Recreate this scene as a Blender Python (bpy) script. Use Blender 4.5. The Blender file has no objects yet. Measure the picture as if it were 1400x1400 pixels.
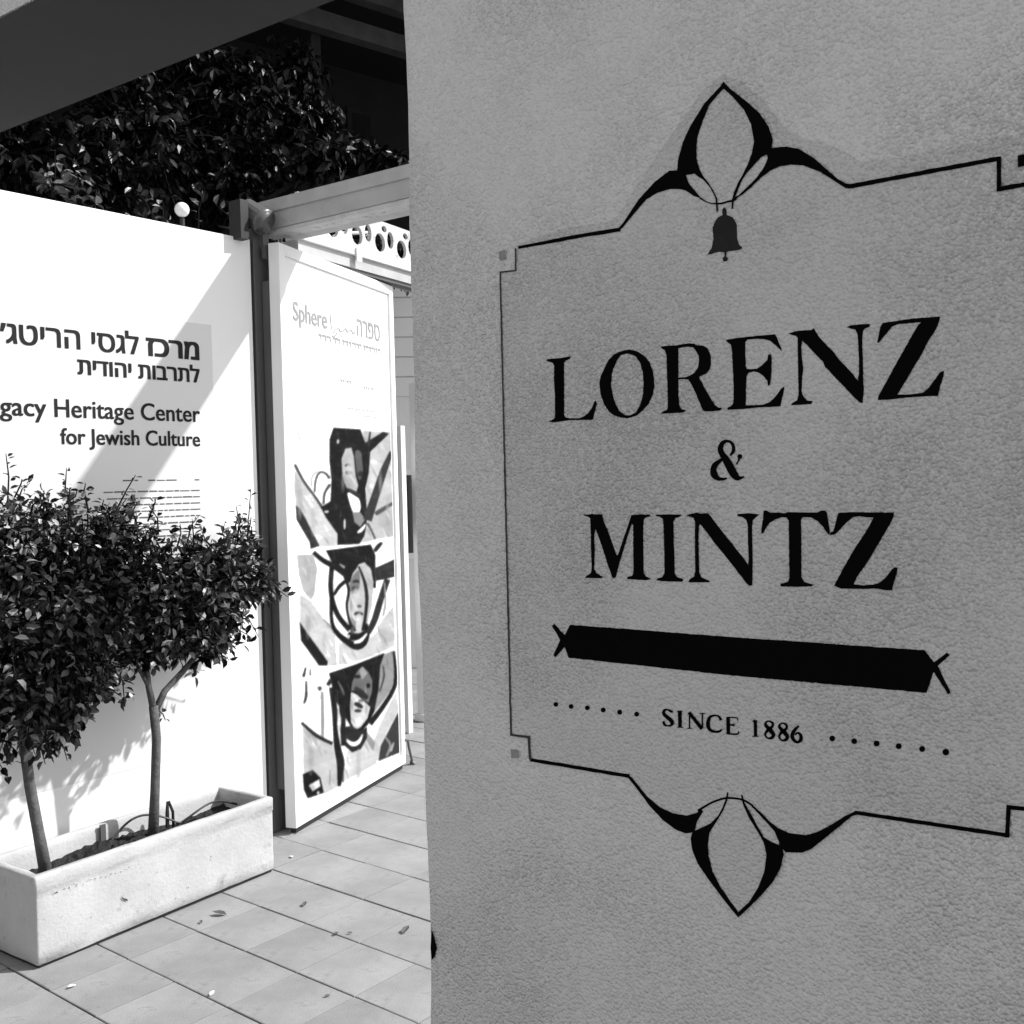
import bpy, math, random
import numpy as np
from mathutils import Vector, Matrix
from mathutils.geometry import tessellate_polygon
from math import sin, cos, radians, pi, atan2, sqrt

random.seed(7)
rng = np.random.default_rng(7)
scene = bpy.context.scene
COL = scene.collection

# ------------------------------------------------------------------ camera
FPX, HCAM = 1425.0, 1.55                      # focal length in pixels of the 1400 px photograph, eye height
AZ, PITCH, ROLL = radians(34.8), radians(-1.4), radians(1.43)
FW = Vector((cos(AZ) * cos(PITCH), sin(AZ) * cos(PITCH), sin(PITCH)))
R0 = FW.cross(Vector((0, 0, 1))).normalized()
U0 = R0.cross(FW)
RT = R0 * cos(ROLL) - U0 * sin(ROLL)
UP = U0 * cos(ROLL) + R0 * sin(ROLL)
CAM = Vector((0, 0, HCAM))
cd = bpy.data.cameras.new('camera')
cd.sensor_fit = 'HORIZONTAL'
cd.sensor_width = 36.0
cd.lens = 36.0 * FPX / 1400.0
cd.clip_start, cd.clip_end = 0.05, 500
cam = bpy.data.objects.new('camera', cd)
cam.matrix_world = Matrix(((RT.x, UP.x, -FW.x, CAM.x), (RT.y, UP.y, -FW.y, CAM.y), (RT.z, UP.z, -FW.z, CAM.z), (0, 0, 0, 1)))
COL.objects.link(cam)
scene.camera = cam

# ------------------------------------------------------------------ sky, sun, exposure
SUN = Vector((0.742, -0.818, 1.0)).normalized()     # towards the sun
w = bpy.data.worlds.new('World')
scene.world = w
w.use_nodes = True
nt = w.node_tree
sky = nt.nodes.new('ShaderNodeTexSky')
sky.sky_type = 'NISHITA'
sky.sun_disc = False
sky.sun_elevation = math.asin(SUN.z)
sky.sun_rotation = atan2(SUN.x, SUN.y)
bw = nt.nodes.new('ShaderNodeRGBToBW')              # a black-and-white photograph: grey sky light
bg = nt.nodes['Background']
bg.inputs['Strength'].default_value = 0.115
nt.links.new(sky.outputs[0], bw.inputs[0])
nt.links.new(bw.outputs[0], bg.inputs['Color'])
sl = bpy.data.lights.new('sun', 'SUN')
sl.energy = 2.7
sl.angle = radians(1.0)
sl.color = (1, 1, 1)
sun = bpy.data.objects.new('sun', sl)
sun.rotation_euler = SUN.to_track_quat('Z', 'Y').to_euler()
sun.location = (6, -6, 9)
COL.objects.link(sun)
vs = scene.view_settings
vs.view_transform = 'Standard'
vs.look = 'None'
vs.gamma = 1.0
vs.use_curve_mapping = False
vs.exposure = 1.15


# ------------------------------------------------------------------ helpers
def ray(x, y):
    return FW + RT * ((x - 700) / FPX) - UP * ((y - 700) / FPX)


def hit(x, y, p, n):
    d = ray(x, y)
    return CAM + d * ((Vector(p) - CAM).dot(n) / d.dot(n))


def hx(x, y, X):
    return hit(x, y, (X, 0, 0), Vector((1, 0, 0)))


def hy(x, y, Y):
    return hit(x, y, (0, Y, 0), Vector((0, 1, 0)))


def hz(x, y, z=0.0):
    return hit(x, y, (0, 0, z), Vector((0, 0, 1)))


def proj(p):
    v = Vector(p) - CAM
    f = v.dot(FW)
    return 700 + FPX * v.dot(RT) / f, 700 - FPX * v.dot(UP) / f


class MB:
    def __init__(self):
        self.v, self.f, self.m = [], [], []

    def add(self, vs_, fs, mi=0):
        o = len(self.v)
        self.v += [tuple(p) for p in vs_]
        self.f += [tuple(i + o for i in q) for q in fs]
        self.m += [mi] * len(fs)
        return self

    def box(self, a, b, mi=0, frame=None):
        """axis-aligned box a..b, optionally in a frame (origin, ex, ey, ez)"""
        pts = [Vector((x, y, z)) for z in (a[2], b[2]) for y in (a[1], b[1]) for x in (a[0], b[0])]
        if frame:
            o, ex, ey, ez = frame
            pts = [o + ex * p.x + ey * p.y + ez * p.z for p in pts]
        return self.add(pts, [(0, 2, 3, 1), (4, 5, 7, 6), (0, 1, 5, 4), (2, 6, 7, 3), (0, 4, 6, 2), (1, 3, 7, 5)], mi)

    def tube(self, pts, rad, n=8, mi=0, caps=True):
        pts = [Vector(p) for p in pts]
        if not hasattr(rad, '__len__'):
            rad = [rad] * len(pts)
        t0 = (pts[1] - pts[0]).normalized()
        a = t0.orthogonal().normalized()
        vs_, fs = [], []
        for i, p in enumerate(pts):
            t = (pts[min(i + 1, len(pts) - 1)] - pts[max(i - 1, 0)]).normalized()
            a = (a - t * a.dot(t)).normalized()
            b = t.cross(a)
            for k in range(n):
                g = 2 * pi * k / n
                vs_.append(p + (a * cos(g) + b * sin(g)) * rad[i])
        for i in range(len(pts) - 1):
            for k in range(n):
                k2 = (k + 1) % n
                fs.append((i * n + k, i * n + k2, (i + 1) * n + k2, (i + 1) * n + k))
        if caps:
            fs.append(tuple(range(n))[::-1])
            fs.append(tuple((len(pts) - 1) * n + k for k in range(n)))
        return self.add(vs_, fs, mi)

    def build(self, name, mats, parent=None, smooth=False, bevel=0.0):
        me = bpy.data.meshes.new(name)
        me.from_pydata(self.v, [], self.f)
        if not isinstance(mats, (list, tuple)):
            mats = [mats]
        for m in mats:
            me.materials.append(m)
        me.polygons.foreach_set('material_index', self.m)
        if smooth:
            me.polygons.foreach_set('use_smooth', [True] * len(self.f))
        me.update()
        o = bpy.data.objects.new(name, me)
        COL.objects.link(o)
        if parent:
            o.parent = parent
            o.matrix_parent_inverse = Matrix.Translation(-parent.location)
        if bevel:
            b = o.modifiers.new('bevel', 'BEVEL')
            b.width = bevel
            b.segments = 2
            b.limit_method = 'ANGLE'
        return o


def tag(o, label=None, cat=None, group=None, kind=None):
    for k, v in (('label', label), ('category', cat), ('group', group), ('kind', kind)):
        if v:
            o[k] = v
    return o


def empty(name, loc, label, cat, group=None):
    o = bpy.data.objects.new(name, None)
    o.location = loc
    o.empty_display_size = 0.1
    COL.objects.link(o)
    return tag(o, label, cat, group)


def mat(name, base, rough=0.8, mottle=0.0, mscale=3.0, bump=0.0, bscale=60.0, bdist=0.003, spec=0.3, rand=0.0,
        dirt=None, bump2=None, metal=0.0):
    m = bpy.data.materials.new(name)
    m.use_nodes = True
    t = m.node_tree
    bs = t.nodes['Principled BSDF']
    bs.inputs['Roughness'].default_value = rough
    bs.inputs['Specular IOR Level'].default_value = spec
    bs.inputs['Metallic'].default_value = metal
    bs.inputs['Base Color'].default_value = (base, base, base, 1)
    tc = t.nodes.new('ShaderNodeTexCoord')
    val = None

    def math_(op, a, b):
        n = t.nodes.new('ShaderNodeMath')
        n.operation = op
        for i, q in enumerate((a, b)):
            if isinstance(q, (int, float)):
                n.inputs[i].default_value = q
            else:
                t.links.new(q, n.inputs[i])
        return n.outputs[0]

    def noise(scale, detail=4.0, rough_=0.6):
        n = t.nodes.new('ShaderNodeTexNoise')
        n.inputs['Scale'].default_value = scale
        n.inputs['Detail'].default_value = detail
        n.inputs['Roughness'].default_value = rough_
        t.links.new(tc.outputs['Object'], n.inputs['Vector'])
        return n.outputs['Fac']

    if mottle or rand or dirt:
        val = base
        if mottle:
            a = math_('SUBTRACT', noise(mscale, 6, 0.65), 0.5)
            val = math_('ADD', math_('MULTIPLY', a, 2 * mottle), val)
        if dirt:                                     # stains with a shape of their own: (scale, threshold, factor)
            r = t.nodes.new('ShaderNodeMapRange')
            r.inputs['From Min'].default_value = dirt[1]
            r.inputs['From Max'].default_value = dirt[1] + 0.12
            r.inputs['To Min'].default_value = 1.0
            r.inputs['To Max'].default_value = dirt[2]
            t.links.new(noise(dirt[0], 8, 0.7), r.inputs['Value'])
            val = math_('MULTIPLY', r.outputs[0], val)
        if rand:
            oi = t.nodes.new('ShaderNodeObjectInfo')
            a = math_('SUBTRACT', oi.outputs['Random'], 0.5)
            val = math_('MULTIPLY', math_('ADD', math_('MULTIPLY', a, 2 * rand), 1.0), val)
        cc = t.nodes.new('ShaderNodeCombineColor')
        for i in range(3):
            t.links.new(val, cc.inputs[i])
        t.links.new(cc.outputs[0], bs.inputs['Base Color'])
    if bump:
        bn = t.nodes.new('ShaderNodeBump')
        bn.inputs['Strength'].default_value = bump
        bn.inputs['Distance'].default_value = bdist
        h = noise(bscale, 6, 0.6)
        if bump2:                                    # granular render, coarser in patches: relief kept centred on zero
            mk = t.nodes.new('ShaderNodeMapRange')
            mk.inputs['From Min'].default_value, mk.inputs['From Max'].default_value = 0.40, 0.66
            mk.inputs['To Min'].default_value, mk.inputs['To Max'].default_value = 0.6, 1.15
            t.links.new(noise(3.1, 3, 0.55), mk.inputs['Value'])
            vo = t.nodes.new('ShaderNodeTexVoronoi')
            vo.feature = 'F1'
            vo.inputs['Scale'].default_value = bscale
            t.links.new(tc.outputs['Object'], vo.inputs['Vector'])
            fine = math_('SUBTRACT', 0.45, math_('MULTIPLY', vo.outputs['Distance'], 1.1))
            coarse = math_('MULTIPLY', math_('SUBTRACT', noise(bump2[0], 3, 0.55), 0.5), bump2[1])
            mpv = t.nodes.new('ShaderNodeMapping')       # upright trowel streaks
            mpv.inputs['Scale'].default_value = (1, 1, 0.07)
            t.links.new(tc.outputs['Object'], mpv.inputs['Vector'])
            ns = t.nodes.new('ShaderNodeTexNoise')
            ns.inputs['Scale'].default_value = 85
            ns.inputs['Detail'].default_value = 3
            t.links.new(mpv.outputs[0], ns.inputs['Vector'])
            streak = math_('MULTIPLY', math_('SUBTRACT', ns.outputs['Fac'], 0.5), math_('MULTIPLY', noise(1.9, 1, 0.5), 1.0))
            h = math_('ADD', math_('MULTIPLY', math_('ADD', fine, coarse), mk.outputs[0]), streak)
        t.links.new(h, bn.inputs['Height'])
        t.links.new(bn.outputs[0], bs.inputs['Normal'])
    return m


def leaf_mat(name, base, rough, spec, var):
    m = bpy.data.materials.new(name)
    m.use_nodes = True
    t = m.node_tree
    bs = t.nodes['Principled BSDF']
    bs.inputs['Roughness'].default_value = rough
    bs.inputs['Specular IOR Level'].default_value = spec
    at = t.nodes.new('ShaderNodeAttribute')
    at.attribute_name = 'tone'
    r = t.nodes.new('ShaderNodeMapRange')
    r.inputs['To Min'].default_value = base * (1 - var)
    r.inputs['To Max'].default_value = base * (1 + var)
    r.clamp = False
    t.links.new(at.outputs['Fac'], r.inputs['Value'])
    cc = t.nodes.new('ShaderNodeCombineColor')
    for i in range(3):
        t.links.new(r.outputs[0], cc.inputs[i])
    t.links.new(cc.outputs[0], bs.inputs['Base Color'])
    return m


M = {}
M['plaster'] = mat('wall_plaster', 0.66, 0.92, mottle=0.03, mscale=2.5, bump=1.0, bscale=205, bdist=0.0054, spec=0.15, bump2=(90, 0.9))
M['plaster_sign'] = mat('sign_ground_paint', 0.58, 0.9, mottle=0.025, mscale=2.5, bump=1.0, bscale=205, bdist=0.0054, spec=0.15, bump2=(90, 0.9))
M['plaster_ghost'] = mat('sign_margin_paint', 0.56, 0.9, mottle=0.03, mscale=9, bump=1.0, bscale=205, bdist=0.0054, spec=0.15, bump2=(90, 0.9))
M['black_paint'] = mat('black_sign_paint', 0.004, 0.9, bump=0.5, bscale=110, bdist=0.003, spec=0.0)
M['grey_paint'] = mat('dark_grey_sign_paint', 0.02, 0.75, mottle=0.008, mscale=40, bump=0.4, bscale=110, spec=0.1)
M['thin_paint'] = mat('worn_thin_sign_paint', 0.05, 0.8, mottle=0.05, mscale=60, spec=0.1)
M['faint_paint'] = mat('faint_worn_paint', 0.26, 0.9, mottle=0.14, mscale=70, spec=0.1)
M['print_small'] = mat('small_print', 0.11, 0.6, spec=0.1)
M['soffit'] = mat('soffit_dark_grey', 0.048, 0.85, mottle=0.01, mscale=2, bump=0.2, bscale=40, spec=0.15)
M['white_board'] = mat('white_panel_board', 0.80, 0.6, mottle=0.01, mscale=1.5, spec=0.3)
M['sheet'] = mat('tinted_print_sheet', 0.64, 0.6, spec=0.3)
M['print_dark'] = mat('dark_print', 0.02, 0.7, spec=0.1)
M['print_grey'] = mat('grey_print', 0.26, 0.6, spec=0.3)
M['print_pale'] = mat('pale_grey_print', 0.27, 0.6, spec=0.3)
M['white_metal'] = mat('white_painted_metal', 0.78, 0.45, mottle=0.02, mscale=8, spec=0.4)
M['grey_metal'] = mat('grey_painted_metal', 0.085, 0.5, mottle=0.02, mscale=5, spec=0.4)
M['header'] = mat('pale_grey_timber', 0.40, 0.75, mottle=0.13, mscale=7, bump=0.3, bscale=30, spec=0.2)
M['white_wood'] = mat('white_painted_wood', 0.72, 0.65, mottle=0.08, mscale=14, spec=0.25)
M['old_white'] = mat('weathered_white_wood', 0.5, 0.75, mottle=0.16, mscale=16, dirt=(24, 0.56, 0.45), spec=0.2)
M['tile'] = mat('concrete_paver', 0.262, 0.85, mottle=0.13, mscale=3.2, bump=0.5, bscale=160, bdist=0.003, rand=0.07, dirt=(9, 0.57, 0.62), spec=0.2)
M['concrete'] = mat('planter_concrete', 0.44, 0.85, mottle=0.16, mscale=4.5, bump=0.5, bscale=70, bdist=0.005, dirt=(10, 0.585, 0.6), spec=0.2)
M['soil'] = mat('planter_soil', 0.035, 0.95, mottle=0.025, mscale=40, bump=1.0, bscale=70, bdist=0.02, spec=0.1)
M['bark'] = mat('tree_bark', 0.10, 0.9, mottle=0.08, mscale=30, bump=0.8, bscale=80, bdist=0.006, spec=0.15)
M['bark_dark'] = mat('dark_bark', 0.012, 0.9, spec=0.05)
M['black_rubber'] = mat('black_plastic', 0.015, 0.5, spec=0.4)
M['leaf'] = leaf_mat('tree_leaf', 0.006, 0.3, 0.14, 0.8)
M['leaf_dark'] = leaf_mat('background_leaf', 0.005, 0.36, 0.2, 0.8)
M['leaf_glint'] = leaf_mat('creeper_glint_leaf', 0.10, 0.4, 0.5, 0.8)
M['dead_wood'] = mat('bleached_dead_wood', 0.45, 0.85, mottle=0.08, mscale=30)
M['lamp_grey'] = mat('lamp_grey_metal', 0.10, 0.3, spec=0.5)
M['dry_leaf'] = mat('dry_leaf', 0.09, 0.8, mottle=0.03, mscale=40)
M['scrap'] = mat('paper_scrap', 0.75, 0.8)
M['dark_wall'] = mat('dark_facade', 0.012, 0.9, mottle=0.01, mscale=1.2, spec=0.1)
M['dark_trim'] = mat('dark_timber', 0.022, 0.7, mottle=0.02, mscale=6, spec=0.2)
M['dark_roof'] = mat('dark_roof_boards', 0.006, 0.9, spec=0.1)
M['glass_dark'] = mat('dark_glass', 0.01, 0.08, spec=0.5)
M['globe'] = mat('opal_glass', 0.85, 0.15, spec=0.5)
M['chrome'] = mat('bright_metal', 0.6, 0.25, metal=1.0)
M['far_white'] = mat('far_white_render', 0.72, 0.85, mottle=0.03, mscale=3)

# ground sheet: paving pattern for where no separate pavers are laid
TA = radians(-4.0)
TU, TV = Vector((cos(TA), sin(TA), 0)), Vector((-sin(TA), cos(TA), 0))     # across and along the paving rows
TO, TS = Vector((2.082, 3.058, 0)), 0.2705


def paving_mat():
    m = bpy.data.materials.new('paving_sheet')
    m.use_nodes = True
    t = m.node_tree
    bs = t.nodes['Principled BSDF']
    bs.inputs['Roughness'].default_value = 0.85
    bs.inputs['Specular IOR Level'].default_value = 0.2
    tc = t.nodes.new('ShaderNodeTexCoord')
    mp = t.nodes.new('ShaderNodeMapping')
    mp.vector_type = 'TEXTURE'
    mp.inputs['Location'].default_value = TO
    mp.inputs['Rotation'].default_value = (0, 0, TA)
    br = t.nodes.new('ShaderNodeTexBrick')
    br.offset = 0.0
    br.inputs['Color1'].default_value = (0.25, 0.25, 0.25, 1)
    br.inputs['Color2'].default_value = (0.275, 0.275, 0.275, 1)
    br.inputs['Mortar'].default_value = (0.05, 0.05, 0.05, 1)
    br.inputs['Scale'].default_value = 1.0
    br.inputs['Brick Width'].default_value = TS
    br.inputs['Row Height'].default_value = TS
    br.inputs['Mortar Size'].default_value = 0.007
    t.links.new(tc.outputs['Object'], mp.inputs['Vector'])
    t.links.new(mp.outputs[0], br.inputs['Vector'])
    t.links.new(br.outputs['Color'], bs.inputs['Base Color'])
    return m


M['paving'] = paving_mat()

# ------------------------------------------------------------------ ground and pavers
g = MB()
n = 8
for i in range(n):
    for j in range(n):
        s = 120.0 / n
        x, y = -60 + i * s, -60 + j * s
        g.add([(x, y, -0.0045), (x + s, y, -0.0045), (x + s, y + s, -0.0045), (x, y + s, -0.0045)], [(0, 1, 2, 3)])
ground = tag(g.build('pavement', M['paving']), kind='structure')


def tile_mesh(seed, nl=1):
    r = random.Random(seed)
    b = MB()
    hu, hv = TS / 2 - 0.0026, nl * TS / 2 - 0.0026

    def ring(o, z):
        return [(sx * (hu - o) + r.uniform(-.0008, .0008), sy * (hv - o * .3) + r.uniform(-.0003, .0003), z) for sx, sy in ((-1, -1), (1, -1), (1, 1), (-1, 1))]
    b.add(ring(0, -0.03) + ring(0, -0.0016) + ring(0.0022, 0),
          [(0, 1, 5, 4), (1, 2, 6, 5), (2, 3, 7, 6), (3, 0, 4, 7), (4, 5, 9, 8), (5, 6, 10, 9), (6, 7, 11, 10), (7, 4, 8, 11), (8, 9, 10, 11)])
    return b


tiles = []
tm = []
for k in range(9):
    o = tile_mesh(k, 1 + k // 3).build('tile', M['tile'], ground)
    tm.append(o.data)
    bpy.data.objects.remove(o)
r_t = random.Random(12)
cand = []
for i in range(-5, 26):
    j = -9 if i < 2 else -9 - (i % 2)
    while j < 15:
        nl = 1 if i < 2 and r_t.random() < .8 else r_t.choice((1, 1, 2))
        p = TO + TU * ((i + 0.5) * TS) + TV * ((j + nl * 0.5) * TS)
        j += nl
        if (p - CAM).dot(FW) < 1.2:
            continue
        x, y = proj(p)
        if -300 < x < 760 and y < 1750 and p.x > 0.9:
            cand.append((y, nl, p))
cand.sort(key=lambda q: -q[0])
cand = sorted(cand, key=lambda q: 0 if (-80 < proj(q[2])[0] < 680 and q[0] < 1480) else 1)[:300]
for (y, nl, p) in cand:
    o = bpy.data.objects.new('tile', tm[(nl - 1) * 3 + r_t.randrange(3)])
    COL.objects.link(o)
    o.parent = ground
    o.location = (p.x, p.y, r_t.uniform(-0.0014, 0.0014))
    o.rotation_euler = (r_t.uniform(-.003, .003), r_t.uniform(-.003, .003), TA + r_t.choice((0, pi)) + r_t.uniform(-.002, .002))

# ------------------------------------------------------------------ sign wall with lintel
XW = 1.40
YE = hx(570, 700, XW).y + 0.010
wall = empty('plaster_wall', (XW + 0.2, YE - 1.5, 0), 'grey rough plastered wall in shade with black painted shop sign and lintel', 'wall')
ZL = hx(0, 34, XW).z                      # underside of the lintel
XB = hz(0, 182, ZL).x                     # its far edge
b = MB()
nz = 90
prof0 = [(XW, -4.0), (XW, -1.0), (XW, YE - 0.03)]
vs_, fs = [], []
for k in range(nz + 1):
    z = 3.7 * k / nz
    wob = 0.0022 * sin(z * 5.1) + 0.0016 * sin(z * 13 + 1) + rng.normal(0, 0.0006)
    ye = YE + wob
    row = [(XW, -4.0), (XW, -1.0), (XW, ye - 0.05), (XW, ye - 0.022), (XW + 0.004, ye - 0.009), (XW + 0.012, ye - 0.0015), (XW + 0.024, ye), (XB, ye), (XB, -4.0)]
    vs_ += [(x, y, z) for x, y in row]
m_ = 9
for k in range(nz):
    for i in range(m_):
        i2 = (i + 1) % m_
        fs.append((k * m_ + i, (k + 1) * m_ + i, (k + 1) * m_ + i2, k * m_ + i2))
fs.append(tuple(nz * m_ + i for i in range(m_))[::-1])
b.add(vs_, fs)
wb = b.build('wall_body', M['plaster'], wall, smooth=False)
MB().box((XW, YE + 0.004, ZL + 0.02), (XB, 5.2, 3.66)).build('lintel', M['plaster'], wall)
MB().box((XW + 0.004, YE + 0.006, ZL), (XB - 0.003, 5.19, ZL + 0.018)).build('soffit_layer', M['soffit'], wall)  # separate thin underside, far darker than the lintel plaster
MB().box((XW + .01, 4.75, 0), (XB - .01, 5.18, ZL - .002)).build('pier', M['plaster'], wall)
# chipped hole low on the wall edge
b = MB()
cpt = [hx(x, y, XW) for x, y in ((591, 1268), (595, 1282), (598, 1296), (595, 1308), (591, 1312), (589.5, 1295))]
b.add([(p.x - 0.002, min(p.y, YE - 0.001), p.z) for p in cpt], [tuple(range(len(cpt)))])
b.build('chipped_edge', M['black_paint'], wall)


# ---- the painted sign, traced on the wall plane
def wpt(x, y, off=0.0):
    p = hx(x, y, XW)
    return Vector((XW - off, p.y, p.z))


def rough_outline(pts, amp=0.35, step=3.0):
    out = []
    k = len(pts)
    for i in range(k):
        a, c = Vector(pts[i]), Vector(pts[(i + 1) % k])
        m = max(1, int((c - a).length / step))
        for j in range(m):
            q = a.lerp(c, j / m)
            out.append((q.x + rng.normal(0, amp * .5), q.y + rng.normal(0, amp * .5)))
    return out


def chaikin(pts, it=1):
    for _ in range(it):
        o = []
        for i in range(len(pts)):
            a, c = Vector(pts[i]), Vector(pts[(i + 1) % len(pts)])
            o += [tuple(a.lerp(c, .25)), tuple(a.lerp(c, .75))]
        pts = o
    return pts


def fill(b, loops, to3d, mi=0):
    v3 = [[to3d(x, y) for x, y in lp] for lp in loops]
    tris = tessellate_polygon([[Vector((x, y, 0)) for x, y in lp] for lp in loops])
    flat = [p for lp in v3 for p in lp]
    b.add(flat, [tuple(t) for t in tris], mi)


def ribbon(pts):
    """pts (x, y, width) -> outline polygon"""
    L, R = [], []
    dense = []
    for i in range(len(pts) - 1):                 # smooth the stroke a little
        p0, p1, p2, p3 = pts[max(i - 1, 0)], pts[i], pts[i + 1], pts[min(i + 2, len(pts) - 1)]
        for s in range(4):
            t = s / 4
            dense.append(tuple(0.5 * ((2 * b_) + (c - a) * t + (2 * a - 5 * b_ + 4 * c - d) * t * t + (3 * b_ - a - 3 * c + d) * t ** 3)
                               for a, b_, c, d in zip(p0, p1, p2, p3)))
    dense.append(tuple(pts[-1]))
    for i, (x, y, wd) in enumerate(dense):
        a, c = dense[max(i - 1, 0)], dense[min(i + 1, len(dense) - 1)]
        tx, ty = c[0] - a[0], c[1] - a[1]
        l = math.hypot(tx, ty) or 1
        nx, ny = -ty / l, tx / l
        L.append((x + nx * wd / 2, y + ny * wd / 2))
        R.append((x - nx * wd / 2, y - ny * wd / 2))
    return L, R


def stroke(b, pts, to3d, mi=0):
    L, R = ribbon(pts)
    k = len(L)
    b.add([to3d(*p) for p in L] + [to3d(*p) for p in R], [(i, i + 1, k + i + 1, k + i) for i in range(k - 1)], mi)


def disc(b, x, y, r, to3d, n_=14, mi=0):
    b.add([to3d(x + r * cos(2 * pi * i / n_), y + r * sin(2 * pi * i / n_)) for i in range(n_)], [tuple(range(n_))], mi)


W1 = lambda x, y: wpt(x, y, 0.0008)
W2 = lambda x, y: wpt(x, y, 0.0016)
W3 = lambda x, y: wpt(x, y, 0.0024)

field_px = [(711, 338), (846, 313), (853, 306), (874, 273), (896, 250), (916, 235), (927, 234), (928, 217), (935, 196), (944, 175), (965, 143),
            (990, 115), (1020, 139), (1039, 156), (1052, 175), (1057, 192), (1057, 204), (1076, 202), (1093, 205), (1114, 218), (1131, 233), (1157, 252),
            (1168, 253), (1365, 218), (1366, 259), (1470, 241), (1470, 1114), (1379, 1103), (1377, 1141), (1173, 1111), (1148, 1129), (1110, 1159), (1075, 1163), (1072, 1168),
            (1067, 1188), (1042, 1222), (1010, 1252), (990, 1228), (955, 1180), (947, 1162), (945, 1146), (937, 1138), (908, 1121), (873, 1079), (860, 1060),
            (727, 1038), (725, 1007), (700, 1004), (692, 690), (685, 372), (706, 370)]
ghost_px = [(706, 335), (763, 314.6), (810, 307), (840, 300.7), (853, 283.6), (874, 249), (895.7, 217), (917, 187), (938.6, 155), (963, 123),
            (990, 101), (1015.7, 114), (1045.7, 140), (1063, 163.6), (1082, 183), (1114, 193.6), (1150, 206), (1175, 221), (1216, 218.6), (1261, 210),
            (1314, 200), (1372, 187.5), (1470, 172), (1470, 245), (1366, 259), (1365, 222), (1168, 256), (1100, 230), (990, 240), (880, 290), (846, 316), (711, 341)]
b = MB()
fill(b, [rough_outline(ghost_px, 0.5, 6)], W1)
ghost = b.build('sign_margin', M['plaster_ghost'], wall)
b = MB()
fill(b, [field_px], W2)
sign = b.build('painted_sign', M['plaster_sign'], wall)
sign['label'] = 'painted shop sign with black letters, ornamental border and bell'

ZO = {}


def zp(ox, oy, sc, pts):
    return [(ox + x * sc, oy + y * sc) for x, y in pts]


L_ = zp(740, 470, .1, [(88, 210), (180, 205), (280, 195), (360, 180), (410, 175), (405, 205), (340, 235), (322, 262), (325, 600), (322, 960), (335, 1005), (400, 1018), (520, 1018), (590, 995), (650, 950), (700, 880), (735, 800), (752, 775), (768, 820), (745, 930), (715, 1030), (690, 1045), (560, 1042), (400, 1045), (290, 1062), (180, 1075), (110, 1065), (150, 1045), (190, 1020), (200, 980), (195, 700), (185, 500), (185, 300), (170, 262), (120, 250), (85, 235)])
O_o = [(860, 478), (848, 481), (840, 485), (833, 492), (827, 504), (822, 515), (820.3, 525), (822, 539), (827, 553), (833, 562), (840, 568), (850, 571), (859, 572), (870, 569), (879, 562), (888, 552), (894, 538), (895.8, 524), (894, 509), (889, 495), (882, 487), (875, 482), (868, 479)]
O_i = [(859, 483.5), (850, 485.5), (845, 492), (840, 504), (837.5, 512), (836.5, 526), (838.5, 540), (843, 553), (848, 562), (855, 567.5), (862, 568), (870, 564), (876, 554), (879.5, 542), (881, 525), (879.5, 508), (876, 496), (870, 487)]
R_o = zp(870, 450, .1, [(340, 240), (420, 230), (560, 222), (640, 205), (730, 195), (800, 200), (830, 220), (930, 228), (980, 260), (1010, 320), (1030, 380), (1030, 480), (1005, 560), (960, 615), (880, 645), (870, 665), (920, 760), (980, 870), (1040, 970), (1085, 1040), (1130, 1070), (1185, 1080), (1160, 1110), (1080, 1122), (930, 1125), (905, 1080), (870, 1000), (830, 900), (780, 790), (720, 690), (640, 685), (585, 690), (585, 900), (600, 1060), (630, 1095), (690, 1110), (650, 1140), (500, 1150), (345, 1155), (370, 1125), (425, 1105), (440, 1070), (435, 800), (425, 500), (420, 350), (400, 290), (350, 265)])
R_i = zp(870, 450, .1, [(585, 265), (640, 250), (720, 240), (790, 255), (830, 310), (860, 370), (865, 440), (850, 530), (800, 600), (740, 640), (660, 660), (585, 665)])
E_ = zp(990, 430, .1, [(30, 350), (130, 330), (280, 312), (450, 295), (600, 280), (705, 272), (730, 320), (760, 390), (795, 470), (795, 505), (770, 480), (710, 420), (640, 365), (560, 338), (440, 335), (330, 345), (298, 380), (300, 560), (308, 745), (380, 750), (460, 740), (530, 690), (600, 620), (610, 550), (650, 545), (660, 620), (655, 760), (645, 900), (630, 970), (605, 970), (600, 910), (545, 840), (480, 795), (410, 780), (340, 800), (315, 850), (308, 1000), (305, 1240), (420, 1240), (540, 1235), (640, 1195), (720, 1110), (790, 1010), (830, 985), (830, 1030), (800, 1150), (780, 1255), (650, 1265), (500, 1270), (300, 1290), (150, 1300), (60, 1305), (50, 1275), (110, 1250), (135, 1210), (140, 1000), (125, 700), (115, 500), (100, 410), (60, 385)])
N_ = zp(1070, 420, .1, [(85, 362), (180, 330), (300, 318), (400, 315), (430, 290), (460, 335), (500, 400), (600, 510), (700, 610), (780, 720), (880, 820), (970, 920), (1035, 1010), (1050, 900), (1050, 700), (1040, 500), (1030, 370), (1000, 310), (940, 295), (880, 275), (940, 250), (1080, 235), (1200, 232), (1195, 270), (1130, 295), (1105, 330), (1095, 450), (1105, 700), (1108, 950), (1120, 1130), (1105, 1250), (1105, 1310), (1060, 1305), (960, 1210), (850, 1090), (740, 980), (640, 870), (590, 820), (560, 750), (450, 640), (360, 540), (275, 460), (262, 560), (275, 720), (290, 850), (275, 950), (270, 1150), (290, 1220), (340, 1275), (420, 1285), (400, 1325), (260, 1335), (120, 1340), (140, 1310), (205, 1275), (225, 1200), (220, 900), (215, 600), (212, 420), (190, 395), (120, 378)])
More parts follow.
